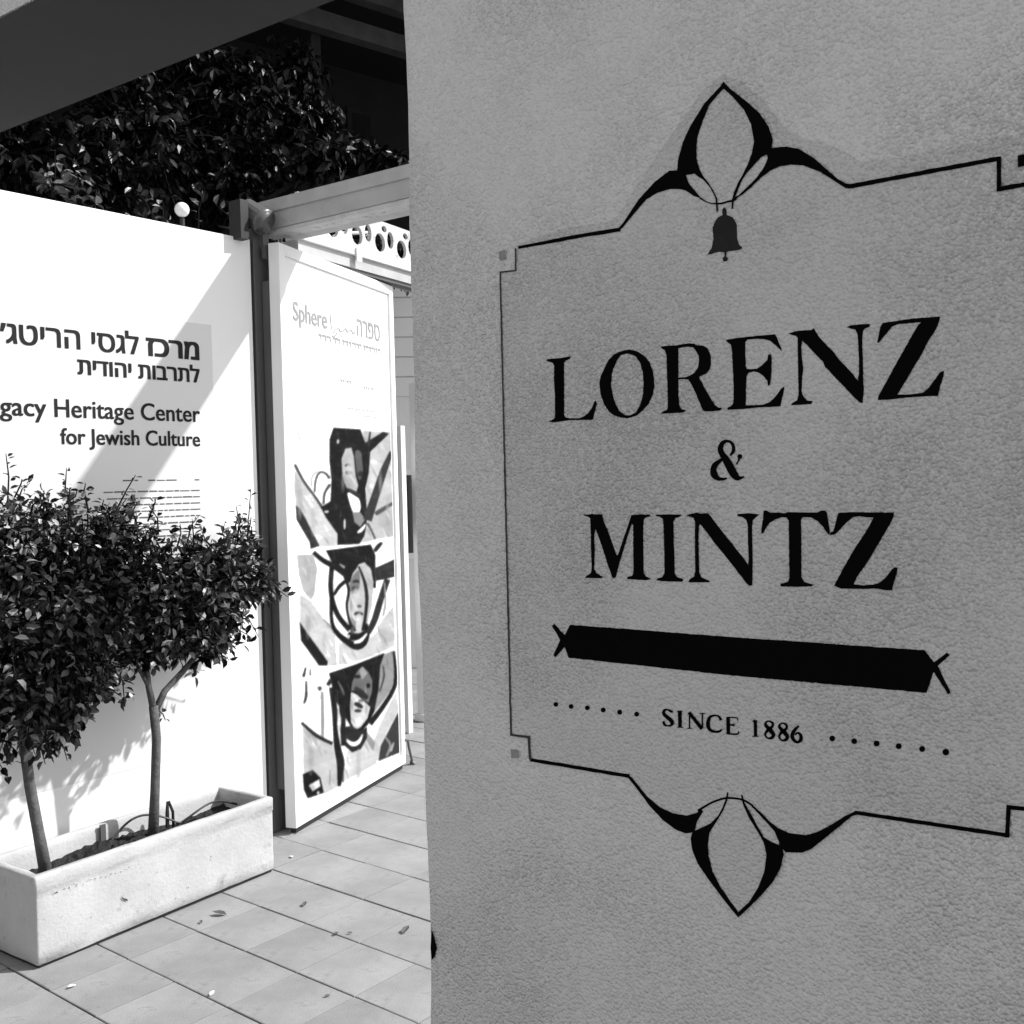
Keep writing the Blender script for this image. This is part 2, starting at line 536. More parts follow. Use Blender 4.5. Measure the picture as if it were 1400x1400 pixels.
Z_ = zp(1180, 420, .1, [(280, 215), (420, 195), (560, 175), (700, 155), (860, 145), (1060, 130), (1045, 200), (1000, 310), (900, 460), (800, 660), (700, 820), (620, 960), (540, 1090), (475, 1195), (600, 1195), (720, 1185), (820, 1170), (900, 1110), (970, 1010), (1060, 890), (1115, 870), (1105, 950), (1060, 1080), (1030, 1215), (860, 1220), (700, 1230), (500, 1245), (380, 1265), (210, 1270), (215, 1220), (290, 1080), (380, 920), (480, 730), (580, 560), (680, 380), (760, 245), (800, 205), (720, 215), (600, 225), (480, 235), (400, 270), (330, 360), (260, 440), (225, 490), (195, 485), (215, 400), (245, 270)])
M_ = zp(790, 680, .1, [(88, 232), (200, 228), (345, 235), (365, 330), (420, 450), (480, 620), (540, 790), (560, 780), (620, 600), (690, 400), (740, 240), (860, 232), (1000, 235), (990, 262), (940, 270), (912, 300), (905, 400), (905, 700), (910, 1030), (940, 1075), (1020, 1115), (950, 1130), (820, 1125), (680, 1115), (690, 1085), (750, 1070), (770, 1030), (768, 700), (765, 380), (750, 360), (700, 500), (630, 730), (570, 930), (530, 1090), (490, 1105), (470, 1060), (420, 920), (350, 700), (280, 500), (250, 430), (235, 520), (240, 700), (235, 980), (260, 1030), (350, 1085), (340, 1103), (220, 1103), (105, 1100), (130, 1070), (185, 1040), (200, 980), (190, 700), (185, 400), (180, 285), (150, 265), (95, 250)])
I_ = zp(890, 680, .1, [(75, 235), (250, 230), (430, 235), (410, 262), (345, 280), (318, 330), (322, 600), (330, 900), (335, 1040), (360, 1085), (455, 1115), (440, 1150), (250, 1150), (85, 1135), (100, 1105), (165, 1090), (195, 1030), (190, 700), (180, 400), (172, 290), (130, 265), (80, 255)])
N2_ = zp(890, 680, .1, [(495, 240), (590, 215), (640, 205), (680, 220), (780, 215), (810, 235), (880, 330), (980, 460), (1090, 600), (1180, 710), (1280, 840), (1335, 920), (1345, 850), (1335, 600), (1332, 380), (1310, 310), (1260, 270), (1190, 255), (1195, 225), (1340, 215), (1490, 230), (1450, 265), (1400, 310), (1390, 400), (1398, 700), (1398, 1000), (1395, 1200), (1350, 1205), (1320, 1180), (1250, 1090), (1120, 920), (1000, 770), (860, 600), (760, 460), (680, 365), (665, 400), (660, 600), (665, 900), (670, 1030), (700, 1090), (815, 1145), (800, 1160), (520, 1160), (540, 1120), (600, 1080), (615, 1000), (610, 700), (610, 330), (590, 280), (530, 260)])
T_ = zp(1000, 680, .1, [(450, 180), (490, 178), (540, 210), (640, 205), (740, 215), (780, 200), (950, 205), (1180, 205), (1240, 178), (1290, 180), (1315, 210), (1325, 290), (1345, 400), (1355, 470), (1345, 520), (1310, 480), (1260, 400), (1190, 330), (1100, 275), (980, 270), (960, 310), (965, 700), (965, 1080), (1000, 1150), (1130, 1195), (1100, 1215), (900, 1222), (680, 1215), (680, 1180), (780, 1155), (800, 1090), (795, 700), (790, 320), (760, 275), (700, 270), (610, 300), (530, 350), (480, 420), (445, 490), (415, 488), (425, 380), (440, 270)])
Z2_ = zp(1110, 680, .1, [(370, 210), (560, 200), (800, 205), (1125, 205), (1125, 265), (1085, 350), (1000, 490), (900, 660), (800, 830), (700, 980), (620, 1090), (580, 1185), (700, 1200), (850, 1190), (940, 1160), (1020, 1090), (1100, 980), (1135, 955), (1180, 960), (1165, 1040), (1130, 1150), (1105, 1270), (1000, 1265), (900, 1245), (700, 1250), (400, 1245), (310, 1205), (340, 1150), (430, 980), (530, 800), (630, 640), (730, 490), (800, 370), (850, 275), (740, 270), (660, 255), (570, 270), (490, 330), (400, 430), (330, 500), (258, 520), (258, 478), (300, 460), (330, 350)])
for nm, loops in (('L', [L_]), ('O', [O_o, O_i]), ('R', [R_o, R_i]), ('E', [E_]), ('N', [N_]), ('Z', [Z_]), ('M', [M_]), ('I', [I_]), ('N', [N2_]), ('T', [T_]), ('Z', [Z2_])):
    b = MB()
    fill(b, [rough_outline(lp, 0.22, 2.5) for lp in loops], W3)
    b.build('letter', M['black_paint'], sign)


def strokes_letter(ox, oy, sc, sts, discs=(), m='black_paint', name='letter'):
    b = MB()
    for k, st in enumerate(sts):
        stroke(b, [(ox + x * sc, oy + y * sc, wd * sc) for x, y, wd in st], lambda x, y, k=k: wpt(x, y, 0.0024 + 0.0001 * k))
    for x, y, r in discs:
        disc(b, ox + x * sc, oy + y * sc, r * sc, lambda x, y: wpt(x, y, 0.0028))
    return b.build(name, M[m], sign)


strokes_letter(940, 580, .0857, [
    [(690, 500, 30), (735, 440, 50), (745, 370, 55), (710, 295, 45), (640, 268, 45), (570, 300, 70), (535, 390, 90), (560, 470, 95), (620, 560, 115), (680, 670, 130), (740, 780, 130), (800, 850, 100), (860, 855, 50), (910, 835, 25)],
    [(600, 530, 40), (520, 590, 60), (450, 650, 90), (425, 730, 100), (440, 810, 110), (500, 865, 70), (580, 875, 45), (640, 860, 25)],
    [(790, 640, 30), (820, 590, 25), (845, 520, 50)]], [(845, 515, 40)], name='ampersand')
sc = .0857
strokes_letter(890, 940, sc, [[(360, 390, 25), (320, 370, 40), (270, 345, 25), (225, 360, 45), (215, 410, 55), (260, 460, 60), (320, 510, 65), (350, 560, 60), (320, 600, 35), (270, 605, 25), (225, 585, 40), (210, 530, 35)]])
strokes_letter(890, 940, sc, [[(470, 365, 60), (475, 630, 60)], [(425, 370, 16), (515, 370, 16)], [(430, 627, 16), (520, 630, 16)]])
strokes_letter(890, 940, sc, [[(625, 400, 24), (625, 645, 24)], [(615, 390, 55), (825, 655, 60)], [(830, 410, 24), (830, 640, 24)], [(785, 408, 14), (870, 408, 14)], [(590, 645, 14), (665, 645, 14)]])
strokes_letter(890, 940, sc, [[(1130, 515, 50), (1090, 455, 34), (1030, 440, 28), (960, 460, 44), (925, 530, 62), (925, 620, 62), (970, 680, 50), (1040, 700, 38), (1110, 690, 38), (1140, 655, 20)]])
strokes_letter(890, 940, sc, [[(1240, 465, 60), (1245, 728, 60)], [(1215, 470, 20), (1380, 478, 22), (1392, 525, 16)], [(1260, 590, 24), (1345, 592, 40)], [(1215, 730, 20), (1385, 737, 28), (1412, 690, 16)]])
strokes_letter(1000, 950, sc, [[(390, 398, 55), (395, 655, 55)], [(345, 420, 18), (390, 400, 40)], [(345, 655, 16), (440, 657, 16)]])
eight = [(600, 530, 60), (552, 470, 50), (570, 425, 28), (620, 415, 28), (668, 450, 42), (660, 500, 42), (610, 540, 60), (562, 590, 38), (550, 640, 34), (590, 685, 28), (650, 680, 50), (680, 630, 60), (640, 570, 70), (600, 530, 60)]
strokes_letter(1000, 950, sc, [eight])
strokes_letter(1000, 950, sc, [[(x + 222, y + 33, q) for x, y, q in eight]])
strokes_letter(1000, 950, sc, [[(1090, 490, 25), (1040, 530, 45), (990, 600, 60), (980, 660, 60), (1010, 720, 55), (1065, 750, 40), (1115, 710, 60), (1115, 640, 50), (1070, 600, 35), (1020, 630, 25)]])

bar = [(780.4, 853.9), (1000, 870.5), (1264, 888.6), (1277.7, 905), (1295, 892), (1299, 895), (1283, 910), (1300, 946), (1297, 949), (1277, 918), (1267.4, 947), (1000, 923), (778.2, 899), (773, 884), (760, 899), (757.5, 895), (767, 875), (756, 856), (759, 852.5), (773, 868)]
b = MB()
fill(b, [rough_outline(bar, 0.4, 4)], W3)
b.build('bar', M['black_paint'], sign)
for x, y, r in [(761, 962.6, 3.3), (781.8, 965.4, 3.3), (803.9, 967.3, 3.3), (825.7, 970.3, 3.4), (848.2, 973.3, 3.5), (871.4, 975.9, 3.4),
                (1138.6, 1009.1, 4), (1168.6, 1012.9, 4), (1199.1, 1016, 4.1), (1229.4, 1019.7, 4.1), (1261.4, 1023.4, 4.2), (1293.7, 1027.7, 4.6)]:
    b = MB()
    disc(b, x, y, r, W3)
    b.build('dot', M['black_paint'], sign)

# border strokes
def border(pts, m='black_paint'):
    b = MB()
    for k in range(len(pts) - 1):
        (x0, y0, w0), (x1, y1, w1) = pts[k], pts[k + 1]
        l = math.hypot(x1 - x0, y1 - y0)
        n_ = max(1, int(l / 9))
        ux, uy = (x1 - x0) / l, (y1 - y0) / l
        st = []
        for i in range(n_ + 1):
            t = i / n_
            e = -w0 * .5 if i == 0 else (w1 * .5 if i == n_ else 0)
            st.append((x0 + (x1 - x0) * t + ux * e + rng.normal(0, .12), y0 + (y1 - y0) * t + uy * e + rng.normal(0, .12), (w0 + (w1 - w0) * t) * (1 + rng.normal(0, .05))))
        stroke(b, st, lambda x, y, k=k: wpt(x, y, 0.0024 + 0.0001 * k))
    return b.build('border_line', M[m], sign)


border([(711.4, 338.5, 4), (797, 322.3, 5.2), (846.5, 314.5, 5.2)])
border([(706, 341, 2.2), (706, 370, 2.2), (685, 372.3, 2.2), (692.5, 690, 2.4), (700, 1004, 2.6), (724, 1007.5, 3.4), (726, 1036, 3.4)], 'thin_paint')
border([(728, 1038.5, 4.5), (859, 1060.3, 5.2)])
border([(1163, 255.2, 6), (1357, 219, 6.2), (1366, 217.8, 6.2), (1366.5, 259, 6), (1440, 246, 6)])
border([(1172, 1110.6, 5.4), (1377.5, 1141.4, 6), (1379.5, 1103, 6), (1440, 1109, 6)])
b = MB()
fill(b, [[(1392, 213), (1408, 210), (1408, 226), (1392, 229)]], W3)
b.build('corner_square', M['black_paint'], sign)
b = MB()
fill(b, [[(699.5, 1024), (710, 1026), (710, 1036), (700, 1036)]], W3)
b.build('corner_square', M['faint_paint'], sign)
b = MB()
fill(b, [[(683, 344), (692, 342), (692, 355), (684, 356)]], W3)
b.build('corner_square', M['faint_paint'], sign)

orn = [
    # upper finial: left arm, left petal, right petal, right arm
    [(846.4, 312.5), (852.9, 305), (874.3, 272.9), (895.7, 249.3), (916, 233.9), (926.8, 233.2), (938.8, 239.7), (942, 250), (948.6, 258.3), (957.9, 269.4), (957.9, 271.2), (948.6, 268), (938.4, 261), (930, 259), (917, 259), (900, 264), (885, 272.9), (870, 290), (852.9, 311), (846.4, 316.8)],
    [(926.8, 233.2), (927.9, 219), (934.3, 195.7), (943.9, 174.3), (964, 142), (985.7, 118.6), (990, 112), (990.5, 122), (987.9, 124), (970.7, 144), (962, 165.7), (954.6, 187), (953, 208.6), (954, 222), (957.9, 233), (962.5, 241.6), (970, 250.9), (976.4, 261), (982, 273), (982.6, 290), (980.6, 290), (979, 271), (972, 257), (962.5, 246.5), (955, 241.6), (950.4, 237.9), (938.8, 239.7)],
    [(990, 112), (998.6, 121.5), (1020, 137.9), (1039, 155), (1052, 174), (1057.5, 191.4), (1056, 203), (1049.3, 211.9), (1041.4, 215.6), (1035, 223), (1022.9, 236), (1015.4, 247), (1010.8, 258), (1007.3, 267.6), (1004.2, 274), (1003.2, 286), (1001, 286), (1001.6, 274), (1004.6, 263), (1009.5, 251.4), (1016, 240), (1022.9, 225.8), (1029, 210), (1031.8, 193.6), (1027.5, 170), (1017.9, 150.7), (1002.9, 133.6), (990.5, 122)],
    [(1056, 203), (1075.7, 201), (1092.9, 204), (1114, 217), (1131, 232), (1146, 245), (1157, 251.4), (1168, 252.5), (1168, 258), (1157, 258), (1140, 247), (1123, 236), (1099, 226.8), (1082, 225.7), (1067, 228), (1054, 234), (1041.4, 243.4), (1028.6, 256.2), (1015.7, 266.6), (1007, 272.3), (1005, 270), (1010.8, 267.6), (1022.9, 256), (1034.9, 244), (1043.3, 232.6), (1048.9, 222), (1050.5, 215.6), (1049.3, 211.9)],
    # lower finial
    [(858.8, 1058.4), (865, 1062.5), (885, 1087.5), (902.5, 1102.5), (920, 1111), (940, 1114.5), (952.5, 1111), (960, 1106), (962.5, 1108.8), (953.8, 1122.5), (951, 1135), (947.5, 1137.5), (937.5, 1138.8), (925, 1133.8), (907.5, 1121), (890, 1102.5), (872.5, 1078.8), (858.8, 1062)],
    [(947.5, 1137.5), (945, 1146), (947.5, 1162.5), (955, 1180), (970, 1202.5), (990, 1228.8), (1005, 1247.5), (1010, 1253.8), (1010.5, 1246), (1000, 1232), (985, 1210), (975, 1190), (970, 1170), (968.8, 1155), (971, 1137.5), (980, 1123.5), (990, 1107), (995.4, 1094), (997, 1082.5), (995, 1082.5), (992.6, 1093), (989, 1103), (982.5, 1115), (972.5, 1125), (960, 1131), (951, 1135)],
    [(1014, 1086), (1016.3, 1097.5), (1024, 1116), (1036.5, 1136), (1045, 1151), (1048.8, 1167.5), (1046, 1190), (1037.5, 1212.5), (1025, 1232.5), (1010.5, 1246), (1010, 1253.8), (1025, 1240), (1042.5, 1222.5), (1057.5, 1205), (1067.5, 1187.5), (1072.5, 1167.5), (1071, 1160), (1066, 1154.5), (1055, 1150), (1045, 1143.8), (1038.5, 1132), (1027, 1111), (1018.8, 1096.5), (1016, 1086)],
    [(1030, 1100), (1042.5, 1111.5), (1055, 1124), (1065, 1131.5), (1080, 1138.2), (1102.5, 1141), (1120, 1136), (1140, 1125), (1155, 1115.5), (1170, 1108), (1173, 1113), (1165, 1115.5), (1147.5, 1130), (1127.5, 1146), (1110, 1160), (1097.5, 1165), (1075, 1164.5), (1071, 1160), (1066, 1154.5), (1066, 1150), (1060, 1136), (1047.5, 1122), (1032.5, 1106), (1028.5, 1102.5)],
]
for k, lp in enumerate(orn):
    b = MB()
    fill(b, [rough_outline(lp, 0.18, 4)], lambda x, y, k=k: wpt(x, y, 0.0024 + 0.00015 * (k % 4)))
    b.build('leaf_ornament', M['black_paint'], sign)
strokes_letter(0, 0, 1, [[(958, 271, 2.6), (965, 275.6, 1.6), (974, 278.7, 1.6), (981, 278.8, 2.2), (988, 278.5, 2.6), (996, 276, 2.6), (1003, 274.6, 3), (1008, 271.5, 3)]], name='ornament_line')
strokes_letter(0, 0, 1, [[(955, 1108, 3.5), (963, 1103, 3), (975, 1096.2, 2.8), (990, 1091.2, 2.8), (1002.5, 1090.6, 2.8), (1017.5, 1093.4, 2.8), (1030, 1101, 2.8)]], name='ornament_line')
bell = zp(900, 80, .2143, [(410, 965), (425, 950), (440, 965), (440, 1000), (480, 1015), (505, 1060), (508, 1150), (520, 1190), (540, 1210), (520, 1222), (470, 1230), (440, 1235), (437, 1265), (450, 1280), (440, 1295), (418, 1295), (415, 1275), (428, 1262), (425, 1238), (390, 1235), (340, 1250), (318, 1252), (345, 1210), (355, 1150), (350, 1080), (365, 1045), (385, 1015), (415, 1000)])
b = MB()
fill(b, [rough_outline(bell, 0.3, 2.5)], W3)
b.build('bell_emblem', M['grey_paint'], sign)

# ------------------------------------------------------------------ white display panel with lettering
PA = radians(-5)
PD = Vector((cos(PA), sin(PA), 0))
PN = Vector((sin(PA), -cos(PA), 0))            # outward, to the visitors
P0 = hz(367, 1143)
PTOP = hit(170, 293, P0, PN).z


def pan(s, z, off=0.0):
    return P0 + PD * s + PN * off + Vector((0, 0, z))


panel = empty('display_panel', P0 + PD * -1.6, 'tall white free-standing display board with Hebrew and English lettering behind planter', 'display board')
fr = (P0, PD, -PN, Vector((0, 0, 1)))
board = MB().box((-3.4, 0.0, 0.03), (0.0, 0.05, PTOP), frame=fr).build('board', M['white_board'], panel, bevel=0.003)
panu = lambda x, y: (hit(x, y, P0, PN) - P0).dot(PD)
panz = lambda x, y: hit(x, y, P0, PN).z
sheet = MB().box((-2.3, -0.0014, 0.45), (panu(289, 460), -0.0002, panz(260, 441)), frame=fr).build('print_sheet', M['sheet'], panel)


# two letters whose strokes overlap in the built-in font, given stroke by stroke
STROKED = {
    'ד': [[(.32, 0), (.32, .54), (.41, .54), (.41, 0)], [(.01, .51), (.01, .59), (.5, .59), (.5, .51)]],
    'ת': [[(.5, 0), (.5, .39), (.49, .45), (.47, .48), (.44, .5), (.38, .51), (.04, .51), (.04, .59), (.39, .59), (.48, .58), (.54, .55), (.575, .5), (.59, .4), (.59, 0)],
          [(.04, 0), (.04, .08), (.08, .08), (.11, .09), (.13, .12), (.14, .18), (.14, .55), (.23, .55), (.23, .18), (.22, .1), (.19, .05), (.14, .01), (.08, 0)]]}


def text_mesh(txt, offset=0.0):
    if not any(c in STROKED for c in txt):
        return text_mesh_raw(txt, offset)
    bar0 = text_mesh_raw('|')[0][:, 0].min()
    V, Fc = [], []
    for i, ch in enumerate(txt):
        if ch == ' ':
            continue
        x0 = text_mesh_raw(txt[:i] + '|')[0][:, 0].max() - text_mesh_raw('|')[0][:, 0].max() if i else 0.0
        if ch in STROKED:
            for lp in STROKED[ch]:
                o = len(V)
                V += [(x0 + x, y, 0) for x, y in lp]
                Fc += [tuple(o + k for k in t) for t in tessellate_polygon([[Vector((x, y, 0)) for x, y in lp]])]
        else:
            v, f = text_mesh_raw(ch, offset)
            o = len(V)
            V += [(x0 + x, y, 0) for x, y, _ in v]
            Fc += [tuple(o + k for k in q) for q in f]
    return np.array(V), Fc


def text_mesh_raw(txt, offset=0.0):
    cu = bpy.data.curves.new('txt', 'FONT')
    cu.body = txt
    cu.offset = offset
    cu.resolution_u = 4
    o = bpy.data.objects.new('txt', cu)
    COL.objects.link(o)
    bpy.context.view_layer.update()
    dg = bpy.context.evaluated_depsgraph_get()
    me = o.evaluated_get(dg).to_mesh()
    v = np.array([tuple(q.co) for q in me.vertices])
    f = [tuple(p.vertices) for p in me.polygons]
    o.evaluated_get(dg).to_mesh_clear()
    bpy.data.objects.remove(o)
    bpy.data.curves.remove(cu)
    return v, f


def put_text(txt, s0, s1, zb, cap, to3, m, parent, ref=None, offset=0.0, refcap='H', bold=0.0, zslope=0.0):
    """lay txt so that the part `ref` spans s0..s1 (right aligned) on base line zb with cap height `cap`"""
    v, f = text_mesh(txt, offset)
    rv, _ = text_mesh(ref or txt, offset)
    cv, _ = text_mesh(refcap, offset)
    kx = (s1 - s0) / (rv[:, 0].max() - rv[:, 0].min())
    ky = cap / (cv[:, 1].max())
    xm = v[:, 0].max()
    par = list(range(len(v)))

    def find(i):
        while par[i] != i:
            par[i] = par[par[i]]
            i = par[i]
        return i
    for q in f:
        for i in q[1:]:
            par[find(i)] = find(q[0])
    comp = {}
    for q in f:
        comp.setdefault(find(q[0]), []).append(q)
    spans = sorted((min(v[i, 0] for q in c for i in q), max(v[i, 0] for q in c for i in q), c) for c in comp.values())
    groups = []
    for x0, x1, c in spans:                       # strokes that overlap sideways belong to one character
        if groups and x0 < groups[-1][1] - 0.35 * min(x1 - x0, groups[-1][1] - groups[-1][0]):
            groups[-1][1] = max(groups[-1][1], x1)
            groups[-1][2] += c
        else:
            groups.append([x0, x1, list(c)])
    for x0, x1, c in groups:
        ids = sorted({i for q in c for i in q})
        mp = {i: k for k, i in enumerate(ids)}
        b = MB()
        for bx, by, lay in ((0, 0, 0), (bold, .4 * bold, .0001), (-bold, .4 * bold, .0002), (bold, -.4 * bold, .0003), (-bold, -.4 * bold, .0004)) if bold else ((0, 0, 0),):
            b.add([to3(s1 - (xm - v[i, 0] - bx) * kx, zb + (v[i, 1] + by) * ky + zslope * (xm - v[i, 0]) * kx, lay) for i in ids], [tuple(mp[i] for i in q) for q in c])
        b.build('letter', m, parent)


PT = lambda s, z, lay=0.0: pan(s, z, 0.0026 + lay)
put_text('׳גטירה יסגל', panu(1, 470), panu(189, 480), panz(270, 492), 0.071, PT, M['print_dark'], sheet, bold=.022, refcap='ה')
put_text('זכרמ', panu(201, 480), panu(271, 490), panz(270, 492), 0.071, PT, M['print_dark'], sheet, bold=.04, refcap='ה')
put_text('תידוהי תוברתל', panu(107, 517), panu(272, 522), panz(272, 523), 0.056, PT, M['print_dark'], sheet, bold=.035, refcap='ה')
put_text('Legacy', panu(0, 569), panu(63, 571), panz(273, 577), 0.068, PT, M['print_dark'], sheet, ref='gacy', bold=.018)
put_text('Heritage Center', panu(75, 571), panu(273, 577), panz(273, 577), 0.068, PT, M['print_dark'], sheet, bold=.018)
put_text('for Jewish Culture', panu(83, 607), panu(273, 609), panz(272, 610), 0.060, PT, M['print_dark'], sheet, bold=.022)
# body copy too small to read: rows of thin word strokes
r_ = random.Random(3)
b = MB()
z = panz(170, 658)
for row in range(16):
    s = -0.30
    left = -0.70 if row else -0.62
    while s > left:
        wl = r_.uniform(0.014, 0.05)
        hh = r_.uniform(0.0042, 0.006)
        if row == 0 and r_.random() < .35:
            s -= wl
            continue
        b.add([pan(s, z, 0.0026), pan(s, z + hh, 0.0026), pan(s - wl, z + hh, 0.0026), pan(s - wl, z, 0.0026)], [(0, 1, 2, 3)])
        s -= wl + r_.uniform(0.0035, 0.007)
    z -= 0.0265 if row else 0.045
tag(b.build('body_copy', M['print_small'], sheet), kind='stuff')

# ------------------------------------------------------------------ header beam, gate post
hb = tag(MB().box((3.30, -0.6, 2.742), (3.525, 3.66, 2.868)).build('header_beam', M['header'], bevel=0.006),
         'pale grey timber beam crossing above the poster gate', 'beam')
MB().box((3.288, -0.6, 2.818), (3.2985, 3.66, 2.872)).build('top_moulding', M['header'], hb)
MB().box((3.304, -0.6, 2.722), (3.39, 3.655, 2.7395)).build('white_underside_strip', M['old_white'], hb)
MB().box((3.36, -.55, 0), (3.46, -.45, 2.72)).build('support_post', M['header'], hb)
tag(MB().box((3.205, 3.600, 0.0), (3.300, 3.690, 2.735)).build('gate_post', M['grey_metal'], bevel=0.004),
    'dark grey square steel post between display board and poster gate', 'post')

# ------------------------------------------------------------------ poster gate leaf
GL, GR = hz(405, 1133, .03), hz(552, 1045, .03)
GD = (GR - GL)
GW = 1.15
GD.z = 0
GD.normalize()
GN = Vector((GD.y, -GD.x, 0))                   # outward
GH = 2.665


def gate(u, z, off=0.0):
    q = GL + GD * u + GN * off
    return Vector((q.x, q.y, z))


def gpx(x, y):
    q = hit(x, y, GL, GN)
    return (q - GL).dot(GD), q.z


gl = empty('poster_gate', (GL.x, GL.y, 0), 'white framed gate leaf carrying a tall poster with three portrait photographs', 'gate')
gf = (Vector((GL.x, GL.y, 0)), GD, -GN, Vector((0, 0, 1)))
MB().box((0.0, 0.0, .03), (0.052, .055, GH), frame=gf).build('frame_stile', M['white_metal'], gl, bevel=.003)
MB().box((GW - .045, 0.0, .03), (GW, .055, GH), frame=gf).build('frame_stile', M['white_metal'], gl, bevel=.003)
MB().box((0.052, 0.001, .03), (GW - .045, .054, .085), frame=gf).build('frame_rail', M['white_metal'], gl, bevel=.002)
MB().box((0.052, 0.001, GH - .05), (GW - .045, .054, GH), frame=gf).build('frame_rail', M['white_metal'], gl, bevel=.002)
poster = MB().box((0.052, 0.012, .085), (GW - .045, .05, GH - .05), frame=gf).build('poster', M['white_board'], gl)
# hinge strip joining leaf and post
MB().box((0.012, 0.0555, .2), (0.05, .10, 2.5), frame=gf).build('hinge_strip', M['grey_metal'], gl)
MB().box((0.02, 0.012, .004), (GW - .02, .04, .0295), frame=gf).build('gap_shade_strip', M['black_rubber'], gl)  # black strip added to paint the shadow line below the leaf
# drop bolt at the free bottom corner
b = MB()
q = gate(GW + .02, 0)
b.tube([gate(GW - .01, .16), gate(GW + .03, .15), gate(GW + .045, .10), gate(GW + .075, .03), gate(GW + .085, .012)], .007, 6)
b.tube([gate(GW + .085, .0, 0.012), gate(GW + .085, .012), gate(GW + .085, .015, -.012)], .014, 6)
b.build('gate_stay', M['grey_metal'], gl)

# poster lettering
G_ = lambda u, z, lay=0.0: gate(u, z, -0.0102 + lay)


def gtext(txt, p0, p1, cap, m, bold=0.0, refcap='H'):
    (u0, z0), (u1, z1) = gpx(*p0), gpx(*p1)
    return put_text(txt, u0, u1, (z0 + z1) / 2, cap, G_, m, poster, bold=bold, refcap=refcap)


gtext('Sphere', (404, 437), (450, 449), .085, M['print_grey'], 0.02)
gtext('הרפס', (491, 459), (522, 466), .085, M['print_grey'], 0.02, 'ה')
b = MB()
for st in ([(454, 428, 1.2), (456, 450, 1.2)], [(458, 455, 1.6), (462, 450, 1.6), (466, 449, 1.6), (468, 453, 1.6), (472, 452, 1.6), (475, 449, 1.6), (478, 454, 1.6), (482, 451, 1.6), (486, 456, 1.6), (488, 453, 1.6)],
           [(456, 459, 1.6), (460, 460, 1.6), (464, 454, 1.6)]):
    b = MB()
    stroke(b, st, lambda x, y: gate(*gpx(x, y), -0.0102))
    b.build('letter', M['print_grey'], poster)
b = MB()
for x, y in ((472, 444), (470, 460), (463, 462)):
    disc(b, x, y, 1.2, lambda x, y: gate(*gpx(x, y), -0.0102), 6)
tag(b.build('letter_dots', M['print_grey'], poster), kind='stuff')
b = MB()
(u0, z0), (u1, z1) = gpx(434, 478), gpx(523, 494)
for (zz, ua, ub, hh) in ((2.275, .37, 1.0, .03), (2.09, .53, .66, .014), (2.075, .78, .9, .014), (1.96, .62, .98, .008), (1.93, .8, .98, .008)):
    u = ub
    while u > ua:
        wl = r_.uniform(.018, .04) if hh > .02 else r_.uniform(.012, .04)
        # letter-like stubs: stem and top stroke
        b.add([G_(u, zz), G_(u, zz + hh), G_(u - .009, zz + hh), G_(u - .009, zz)], [(0, 1, 2, 3)])
        b.add([G_(u - .010, zz + hh * .62), G_(u - .010, zz + hh), G_(u - wl, zz + hh), G_(u - wl, zz + hh * .62)], [(0, 1, 2, 3)])
        u -= wl + r_.choice((.006, .008, .02))
tag(b.build('small_lettering', M['print_pale'], poster), kind='stuff')

# ---- the three photographs printed on the poster: painted as a raster of vertex greys
AX0, AY0, AW, AH, SS = 392, 570, 172, 540, 3
img = np.full((AH * SS, AW * SS), 248.0)
yy, xx = np.mgrid[0:AH * SS, 0:AW * SS]
PXX, PYY = AX0 + (xx + .5) / SS, AY0 + (yy + .5) / SS


def p_poly(pts, g, ox=0, oy=0, sc=1.0, a=1.0):
    ex = [max(q[k] for q in pts) - min(q[k] for q in pts) for k in (0, 1)]
    if 6 <= len(pts) < 40 and ex[0] * sc < 28 and ex[1] * sc < 50:      # small soft forms: faces, chins, highlights
        pts = chaikin(pts, 2)
    pts = np.array([(ox + x * sc, oy + y * sc) for x, y in pts])
    x0, y0 = ((pts.min(0) - (AX0, AY0)) * SS).astype(int) - 1
    x1, y1 = ((pts.max(0) - (AX0, AY0)) * SS).astype(int) + 2
    x0, y0, x1, y1 = max(x0, 0), max(y0, 0), min(x1, AW * SS), min(y1, AH * SS)
    if x1 <= x0 or y1 <= y0:
        return
    X, Y = PXX[y0:y1, x0:x1], PYY[y0:y1, x0:x1]
    ins = np.zeros(X.shape, bool)
    for i in range(len(pts)):
        (xa, ya), (xb, yb) = pts[i], pts[i - 1]
        c = (ya > Y) != (yb > Y)
        ins ^= c & (X < (xb - xa) * (Y - ya) / ((yb - ya) or 1e-9) + xa)
    sub = img[y0:y1, x0:x1]
    sub[ins] = sub[ins] * (1 - a) + g * a


def p_stroke(pts, g, ox=0, oy=0, sc=1.0, a=1.0):
    Lr, Rr = ribbon(pts)
    p_poly(Lr + Rr[::-1], g, ox, oy, sc, a)


def p_ell(cx, cy, rx, ry, g, ox=0, oy=0, sc=1.0, a=1.0):
    p_poly([(cx + rx * cos(t * pi / 10), cy + ry * sin(t * pi / 10)) for t in range(20)], g, ox, oy, sc, a)


def blur(k):
    global img
    ker = np.ones(k) / k
    pad = np.pad(img, k // 2, mode='edge')
    pad = np.apply_along_axis(lambda r: np.convolve(r, ker, 'valid'), 1, pad)
    img = np.apply_along_axis(lambda r: np.convolve(r, ker, 'valid'), 0, pad)


